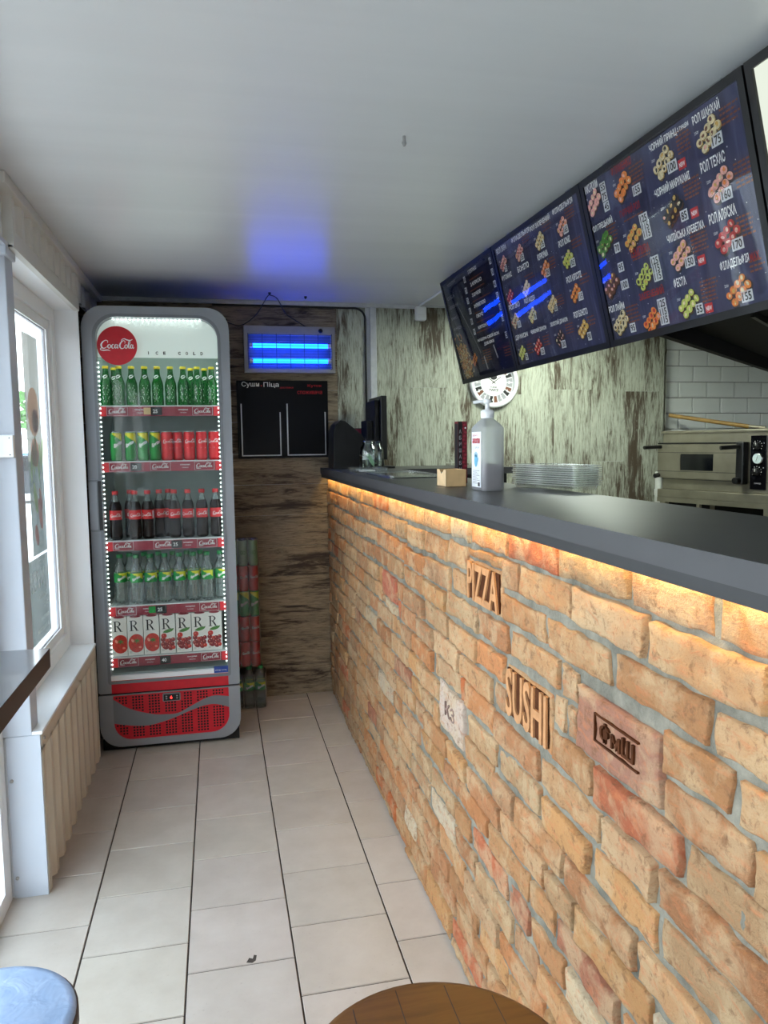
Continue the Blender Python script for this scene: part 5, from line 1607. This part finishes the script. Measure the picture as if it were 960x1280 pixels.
t = thing('serving_tray', 'flat dark tray with a clear rim lying on the worktop beyond the kraft box', 'tray', (.66, 2.86, Z0))
mb = MB(); mb.prism(rrect(0, .215, 0, .52, .02, .02, .02, .02, 4), 0, .004, 'black_gloss', axis='z'); mb.build('base', t)
mb = MB(); mb.ring(rrect(-.003, .218, -.003, .523, .022, .022, .022, .022, 4), rrect(.004, .211, .004, .516, .018, .018, .018, .018, 4), 0.0, .011, 'tray_clear', axis='z'); mb.build('rim', t)
t = thing('clear_container', 'low clear plastic container lying near the far end of the worktop', 'container', (.640, 3.52, Z0))
mb = MB(); o = rrect(0, .16, 0, .24, .02, .02, .02, .02, 4); i_ = rrect(.006, .154, .006, .234, .016, .016, .016, .016, 4)
mb.ring(o, i_, 0, .020, 'tray_clear', axis='z'); mb.prism(i_, 0.0, .002, 'tray_clear', axis='z'); mb.build('shell', t)
mb = MB(); mb.box(.03, .10, .03, .09, .0025, .010, 'note_white', .002); mb.build('sachets', t)

def jar(name, label, loc, r, h):
    t = thing(name, label, 'jar', loc)
    mb = MB(); mb.lathe([(r * .86, 0), (r, .008), (r, h * .62), (r * .92, h * .74), (r * .66, h * .84), (r * .64, h * .98), (r * .60, h * .98), (r * .61, h * .84), (r * .88, h * .73), (r * .96, h * .62), (r * .96, .010), (r * .8, .006)], 'glass_clear', 28, caps=True); mb.build('glass', t)
    mb = MB()
    for k in range(3): mb.lathe([(r * .655, h * (.87 + .04 * k)), (r * .69, h * (.88 + .04 * k)), (r * .655, h * (.89 + .04 * k))], 'glass_clear', 24, caps=False)
    mb.build('screw_thread', t)
    return t
t = jar('tip_jar', 'clear glass jar with folded banknotes near the far end of the worktop', (.765, 3.84, Z0), .047, .155)
nt = thing('banknote', 'pale green folded banknote inside the glass jar', 'banknote', (.775, 3.825, Z0 + .012))
mb = MB()
n = 10; vs = []
for i in range(n + 1):
    a = i / n
    for b in (0, 1): vs.append((-.026 + .04 * a + .012 * b, -.010 * b + .008 * math.sin(a * 5), .062 - .058 * a + .016 * b + .004 * math.sin(a * 7)))
mb.add(vs, [(2 * i, 2 * i + 1, 2 * i + 3, 2 * i + 2) for i in range(n)], 'note', True)
mb.add([(a, b + .0012, c) for a, b, c in vs], [(2 * i, 2 * i + 1, 2 * i + 3, 2 * i + 2) for i in range(n)], 'note', True)
mb.build('note_sheet', nt)
sl = thing('paper_slip', 'crumpled white paper slip inside the glass jar', 'paper', (.748, 3.835, Z0 + .055))
mb = MB()
q = random.Random(9); vs = [(q.uniform(-.016, .016) + .012 * (i % 4) - .018, q.uniform(-.006, .006), .010 * (i // 4) + q.uniform(-.004, .004)) for i in range(12)]
mb.add(vs, [(i, i + 1, i + 5, i + 4) for i in (0, 1, 2, 4, 5, 6)], 'note_white'); mb.build('sheet', sl)
jar('glass_jar', 'empty clear glass jar just behind the jar with banknotes', (.838, 3.98, Z0), .040, .150)

t = thing('cash_terminal', 'black wedge shaped cash terminal at the far corner of the worktop', 'cash terminal', (0, 0, 0))
mb = MB()
prof = [(.622, Z0), (.627, 1.545), (.640, 1.580), (.664, 1.602), (.690, 1.597), (.775, 1.528), (.800, 1.500), (.800, Z0)]
mb.prism(prof, 4.10, 4.30, 'black'); mb.build('housing', t)
mb = MB()
mb.prism([(a + (.71 - a) * .06, b + (1.45 - b) * .06) for a, b in prof], 4.096, 4.10, 'black_matt'); mb.build('side_cover', t)
mb = MB(); mb.box(.70, .78, 4.12, 4.28, 1.52, 1.53, 'red_dark') if False else None
t = thing('card_reader', 'small dark red box standing between the cash terminal and the monitor', 'card reader', (.770, 4.31, Z0))
mb = MB(); mb.box(0, .062, 0, .04, 0, .225, 'black', .004); mb.box(.002, .060, -.001, .041, .185, .222, 'red_dark', .002); mb.build('housing', t)
t = thing('till_monitor', 'black till monitor seen edge on at the far end of the worktop', 'monitor', (0, 0, 0))
mb = MB(); mb.box(.864, .898, 3.98, 4.30, 1.385, 1.728, 'black', .004); mb.build('screen', t)
mb = MB(); mb.box(.838, .864, 4.02, 4.26, 1.40, 1.708, 'black_matt', .006); mb.box(.800, .838, 4.06, 4.22, 1.42, 1.60, 'black_matt', .006); mb.build('back_cover', t)
mb = MB(); mb.box(.83, .875, 4.10, 4.18, Z0 + .01, 1.45, 'black', .004); mb.box(.79, .95, 4.02, 4.26, Z0, Z0 + .012, 'black', .003); mb.build('stand', t)

# ================================================================== BEHIND THE COUNTER
OZ = 1.172
t = thing('pizza_oven', 'steel single deck pizza oven with a small window on the stand by the white tiles', 'oven', (2.685, 4.19, OZ), -math.radians(74))
mb = MB()
mb.box(0, .74, 0, .50, .0, .354, 'steel', .004); mb.box(-.008, .748, -.010, .50, .338, .352, 'steel', .002)
mb.box(0, .74, -.004, .0, .062, .064, 'black')
mb.build('body', t)
mb = MB()
dx0, dx1, dz0, dz1 = -.012, .545, .070, .272
mb.ring([(dx0, dz0), (dx1, dz0), (dx1, dz1), (dx0, dz1)], [(.155, .118), (.385, .118), (.385, .215), (.155, .215)], -.028, -.002, 'steel')
mb.box(dx0, dx1, -.030, -.028, .110, .112, 'black'); mb.box(dx0, dx1, -.030, -.028, .222, .224, 'black')
mb.box(dx0, dx1, -.03, -.004, .274, .282, 'black')
dr = mb.build('door', t)
mb = MB(); mb.box(.155, .385, -.022, -.016, .118, .215, 'oven_dark'); mb.build('door_window', dr)
mb = MB(); mb.box(.545, .592, -.05, -.002, .050, .285, 'black', .006); mb.build('side_arm', dr, 'black side arm')
mb = MB(); mb.tube([(.565, -.04, .258), (.555, -.09, .256), (.525, -.15, .252)], .012, 'black', 10); mb.build('door_handle', dr, 'black handle grip')
mb = MB(); mb.tube([(.01, -.028, .258), (.0, -.08, .256), (-.01, -.15, .254)], .011, 'black', 10); mb.build('door_handle', dr, 'black handle grip')
mb = MB(); mb.tube([(.565, -.03, .075), (.565, -.08, .072)], .018, 'black', 10); mb.build('hinge', dr, 'black hinge')
mb = MB(); mb.tube([(-.005, -.028, .085), (-.005, -.06, .080)], .014, 'black', 10); mb.build('hinge', dr, 'black hinge')
mb = MB(); mb.box(.604, .700, -.006, .0, .024, .318, 'black_gloss', .002)
mb.text('пекар', 'grey_ink', lambda a, b: (a, -.0066, b), .632, .052, .040, .010, .02)
for z in (.268, .135): mb.disc('led_red' if False else 'grey_ink', lambda a, b: (a, -.0066, b), .684, z + .008, .003, .003, 8)
cp = mb.build('control_panel', t, 'black control panel')
for z in (.262, .122):
    mb = MB(); mb.lathe([(.020, 0), (.018, -.018), (.001, -.019)], 'black', 18, (.645, -.006, z), axis='y')
    for k in range(9):
        a = -.6 + k * .54; mb.disc('white_ink', lambda p, q: (p, -.0068, q), .645 + .028 * math.cos(a), z + .028 * math.sin(a), .0022, .0022, 6)
    mb.box(.644, .646, -.0262, -.020, z, z + .017, 'white_ink'); mb.build('knob', cp)
mb = MB(); mb.lathe([(.031, -.004), (.031, -.012), (.027, -.014)], 'chrome', 26, (.650, 0, .193), axis='y'); mb.disc('gauge', lambda p, q: (p, -.0145, q), .650, .193, .027, .027, 24)
mb.stroke([(.644, .178, .003), (.655, .210, .002)], 'black_ink', lambda p, q: (p, -.015, q)); mb.build('gauge', cp, 'round pale gauge')
t = thing('oven_stand', 'steel stand carrying the pizza oven behind the counter', 'stand', (2.685, 4.19, 0), -math.radians(74))
mb = MB(); mb.box(-.02, .76, -.02, .50, OZ - .050, OZ - .0005, 'steel', .003); mb.box(-.02, .76, -.02, .0, OZ - .078, OZ - .05, 'steel'); mb.build('top_frame', t)
for x, y in ((.02, .0), (.72, .0), (.02, .46), (.72, .46)):
    mb = MB(); mb.box(x - .02, x + .02, y - .018, y + .018, 0, OZ - .05, 'steel', .002); mb.build('leg', t)
mb = MB(); mb.box(.27, .292, -.018, .0, .62, OZ - .05, 'steel'); mb.build('middle_post', t)
mb = MB(); mb.box(.0, .74, .0, .48, .60, .62, 'steel'); mb.box(.04, .70, .44, .46, .62, OZ - .05, 'black_matt'); mb.build('lower_shelf', t)
t = thing('drain_pipe', 'white vertical pipe beside the oven stand', 'pipe', (2.745, 4.32, 0))
mb = MB(); mb.tube([(0, 0, 0), (0, 0, 1.27)], .024, 'pipe_white', 14); mb.lathe([(.029, 1.12), (.029, 1.16)], 'pipe_white', 14); mb.build('pipe', t)
t = thing('pizza_peel', 'pizza peel with a pale wooden handle lying across the oven top', 'peel', (0, 0, 0))
pa = Vector((2.845, 4.375, 1.628)); pb = Vector((3.125, 3.98, 1.545)); pc = Vector((3.175, 3.90, 1.536))
mb = MB(); mb.tube([pa, pa * .5 + pb * .5, pb], .0125, 'oak', 12); mb.build('handle', t, 'pale wooden handle')
mb = MB(); mb.tube([pb - (pb - pa) * .08, pc], .010, 'steel', 10)
dr_ = (pc - pb); dr_.z = 0; dr_.normalize(); sd = Vector((-dr_.y, dr_.x, 0))
pl = [pc - sd * .03, pc + dr_ * .05 - sd * .13, pc + dr_ * .28 - sd * .13, pc + dr_ * .28 + sd * .13, pc + dr_ * .05 + sd * .13, pc + sd * .03]
mb.prism([(p.x, p.y) for p in pl], OZ + .3565, OZ + .3590, 'steel', axis='z'); mb.build('blade', t, 'steel blade')

t = thing('extractor_hood', 'large black extractor hood hanging over the oven behind the menu boards', 'hood', (0, 0, 0))
A_ = Vector((1.297, 2.277)); B_ = Vector((3.19, 3.872)); d_ = (B_ - A_).normalized(); p_ = Vector((d_.y, -d_.x))
out = [tuple(A_), tuple(B_), (3.92, 3.0), (3.92, 1.9), tuple(A_ + p_ * .95)]
cx = sum(p[0] for p in out) / 5; cy = sum(p[1] for p in out) / 5
inn = [(a + (cx - a) * .035, b + (cy - b) * .035) for a, b in out]
mb = MB(); mb.ring(out, inn, 1.85, 2.262, 'hood', axis='z'); mb.prism(out, 2.262, 2.2765, 'hood', axis='z'); mb.prism(inn, 1.912, 1.93, 'hood', axis='z'); mb.build('canopy', t)
M['baffle'] = plain('dark_grease_baffle', rgb(58, 58, 56), .35, .8)
mb = MB()
for k in range(9):
    o_ = A_ + p_ * (.30 + .065 * k) + d_ * (.42 + .02 * k); e_ = o_ + d_ * .9
    vs = []
    for q, z in ((o_, 1.890), (e_, 1.890)):
        vs += [(q.x, q.y, z), (q.x + p_.x * .014, q.y + p_.y * .014, z), (q.x + p_.x * .014, q.y + p_.y * .014, 1.913), (q.x, q.y, 1.913)]
    mb.add(vs, [(0, 1, 5, 4), (1, 2, 6, 5), (2, 3, 7, 6), (3, 0, 4, 7), (0, 3, 2, 1), (4, 5, 6, 7)], 'baffle')
mb.build('grease_filter', t, 'ribbed metal grease filter')

# ================================================================== SEATING
def stool(name, label, loc, r, h, seat, legm, rim):
    t = thing(name, label, 'stool', loc)
    mb = MB()
    if seat == 'vinyl':
        mb.lathe([(r * .3, h - .036), (r - .004, h - .034), (r, h - .030), (r, h - .004), (r - .004, h - .001)], rim, 44)
        s = mb.build('seat_rim', t, 'dark metal seat rim')
        mb = MB(); mb.lathe([(r - .003, h - .002), (r - .006, h + .003), (r - .02, h + .006), (.001, h + .008)], 'vinyl', 44); mb.build('seat_pad', t, 'pale blue shiny seat')
    else:
        mb.lathe([(r * .96, h - .034), (r, h - .028), (r, h - .008), (r - .004, h - .002), (r - .012, h), (.001, h)], seat, 56)
        s = mb.build('seat', t, 'round brown wooden seat')
        mb = MB()
        for x in (-.085, -.02, .05, .11):
            yy = math.sqrt(max(0, (r - .014) ** 2 - x * x)); mb.box(x - .0007, x + .0007, -yy, yy, h - .001, h + .0002, 'table_edge')
        mb.build('board_joint', s)
    for k in range(4):
        a = PI / 4 + k * PI / 2
        mb = MB(); mb.tube([(r * .72 * math.cos(a), r * .72 * math.sin(a), h - .03), (r * 1.12 * math.cos(a), r * 1.12 * math.sin(a), .012), (r * 1.13 * math.cos(a), r * 1.13 * math.sin(a), .0)], .011, legm, 10); mb.build('leg', t)
    mb = MB(); rr = r * .98; zf = h * .32
    mb.tube([(rr * math.cos(2 * PI * k / 28), rr * math.sin(2 * PI * k / 28), zf) for k in range(29)], .008, legm, 8); mb.build('foot_ring', t)
    return t
stool('low_stool', 'round stool with a shiny pale blue seat at the lower left', (-.447, 1.385, 0), .165, .445, 'vinyl', 'black', 'table_edge')
stool('bar_stool', 'round brown wooden stool close to the brick counter at the bottom', (.243, .815, 0), .182, .70, 'wood_seat', 'black', None)

t = thing('window_table', 'dark narrow bar table along the window at the left edge', 'table', (0, 0, 0))
mb = MB(); mb.box(-.70, -.318, .25, 1.492, 1.064, 1.0995, 'table_edge', .001); mb.box(-.6995, -.3185, .2505, 1.4915, 1.0990, 1.1002, 'table_top'); mb.build('tabletop', t)
for y in (.45, 1.02):
    mb = MB(); mb.box(-.62, -.58, y - .02, y + .02, 0, 1.064, 'black', .003); mb.box(-.69, -.52, y - .03, y + .03, 0, .008, 'black'); mb.build('leg', t)

# ================================================================== LAMPS
t = thing('ceiling_lamp', 'flat white ceiling lamp over the staff side behind the menu boards', 'lamp', (1.85, 3.68, ZC))
mb = MB(); mb.ring(rrect(-.30, .30, -.30, .30, .01, .01, .01, .01, 2), rrect(-.28, .28, -.28, .28, .01, .01, .01, .01, 2), -.045, -.0005, 'white_plastic', axis='z'); mb.build('frame', t)
M['lamp'] = glow('cool_lamp_diffuser', (.90, 1.0, .86, 1), LAMP)
mb = MB(); mb.box(-.28, .28, -.28, .28, -.040, -.034, 'lamp'); mb.build('diffuser', t, 'lit diffuser')

# world: bright overcast sky
W = bpy.data.worlds.new('overcast_sky'); S.world = W; W.use_nodes = True
nt_ = W.node_tree; nt_.nodes.clear()
o_ = nt_.nodes.new('ShaderNodeOutputWorld'); b_ = nt_.nodes.new('ShaderNodeBackground')
tc = nt_.nodes.new('ShaderNodeTexCoord'); sx = nt_.nodes.new('ShaderNodeSeparateXYZ'); rp = nt_.nodes.new('ShaderNodeValToRGB')
nt_.links.new(tc.outputs['Generated'], sx.inputs[0]); nt_.links.new(sx.outputs['Z'], rp.inputs['Fac'])
rp.color_ramp.elements[0].position = 0.0; rp.color_ramp.elements[0].color = (.90, .95, 1.0, 1)
rp.color_ramp.elements[1].position = .7; rp.color_ramp.elements[1].color = (.72, .86, 1.0, 1)
nt_.links.new(rp.outputs['Color'], b_.inputs['Color']); b_.inputs['Strength'].default_value = SKY
nt_.links.new(b_.outputs[0], o_.inputs['Surface'])

# ================================================================== CAMERA
fpx = 944.0
R_c = Matrix([[0.97637457, -0.2156805, -0.01321437], [-0.03245528, -0.08591404, -0.99577379], [0.21363369, 0.97267708, -0.09088425]])
right, down, fwd = [Vector(r) for r in R_c]
cd = bpy.data.cameras.new('camera'); cam = bpy.data.objects.new('camera', cd); COL.objects.link(cam)
m4 = Matrix(((right.x, -down.x, -fwd.x, 0), (right.y, -down.y, -fwd.y, 0), (right.z, -down.z, -fwd.z, 1.475), (0, 0, 0, 1)))
cam.matrix_world = m4
cd.sensor_fit = 'VERTICAL'; cd.sensor_height = 24.0; cd.lens = 24.0 * fpx / 1280
cd.clip_start = .02; cd.clip_end = 300
S.camera = cam

# every thing built in room coordinates gets its empty moved to its own base
bpy.context.view_layer.update()
for o in list(COL.objects):
    if o.type == 'EMPTY' and o.parent is None and o.location.length < 1e-9:
        pts = []
        def walk(q):
            for ch in q.children:
                if ch.type == 'MESH': pts.extend(ch.matrix_world @ Vector(c) for c in ch.bound_box)
                walk(ch)
        walk(o)
        if not pts: continue
        base_ = Vector(((min(p.x for p in pts) + max(p.x for p in pts)) / 2, (min(p.y for p in pts) + max(p.y for p in pts)) / 2, min(p.z for p in pts)))
        o.location = base_
        for ch in o.children: ch.location = ch.location - base_

vs_ = S.view_settings
vs_.view_transform = 'Standard'; vs_.look = 'None'; vs_.gamma = 1.0; vs_.use_curve_mapping = False
vs_.exposure = EXPO
S.cycles.transparent_max_bounces = 24
S.cycles.max_bounces = 10
S.cycles.diffuse_bounces = 5
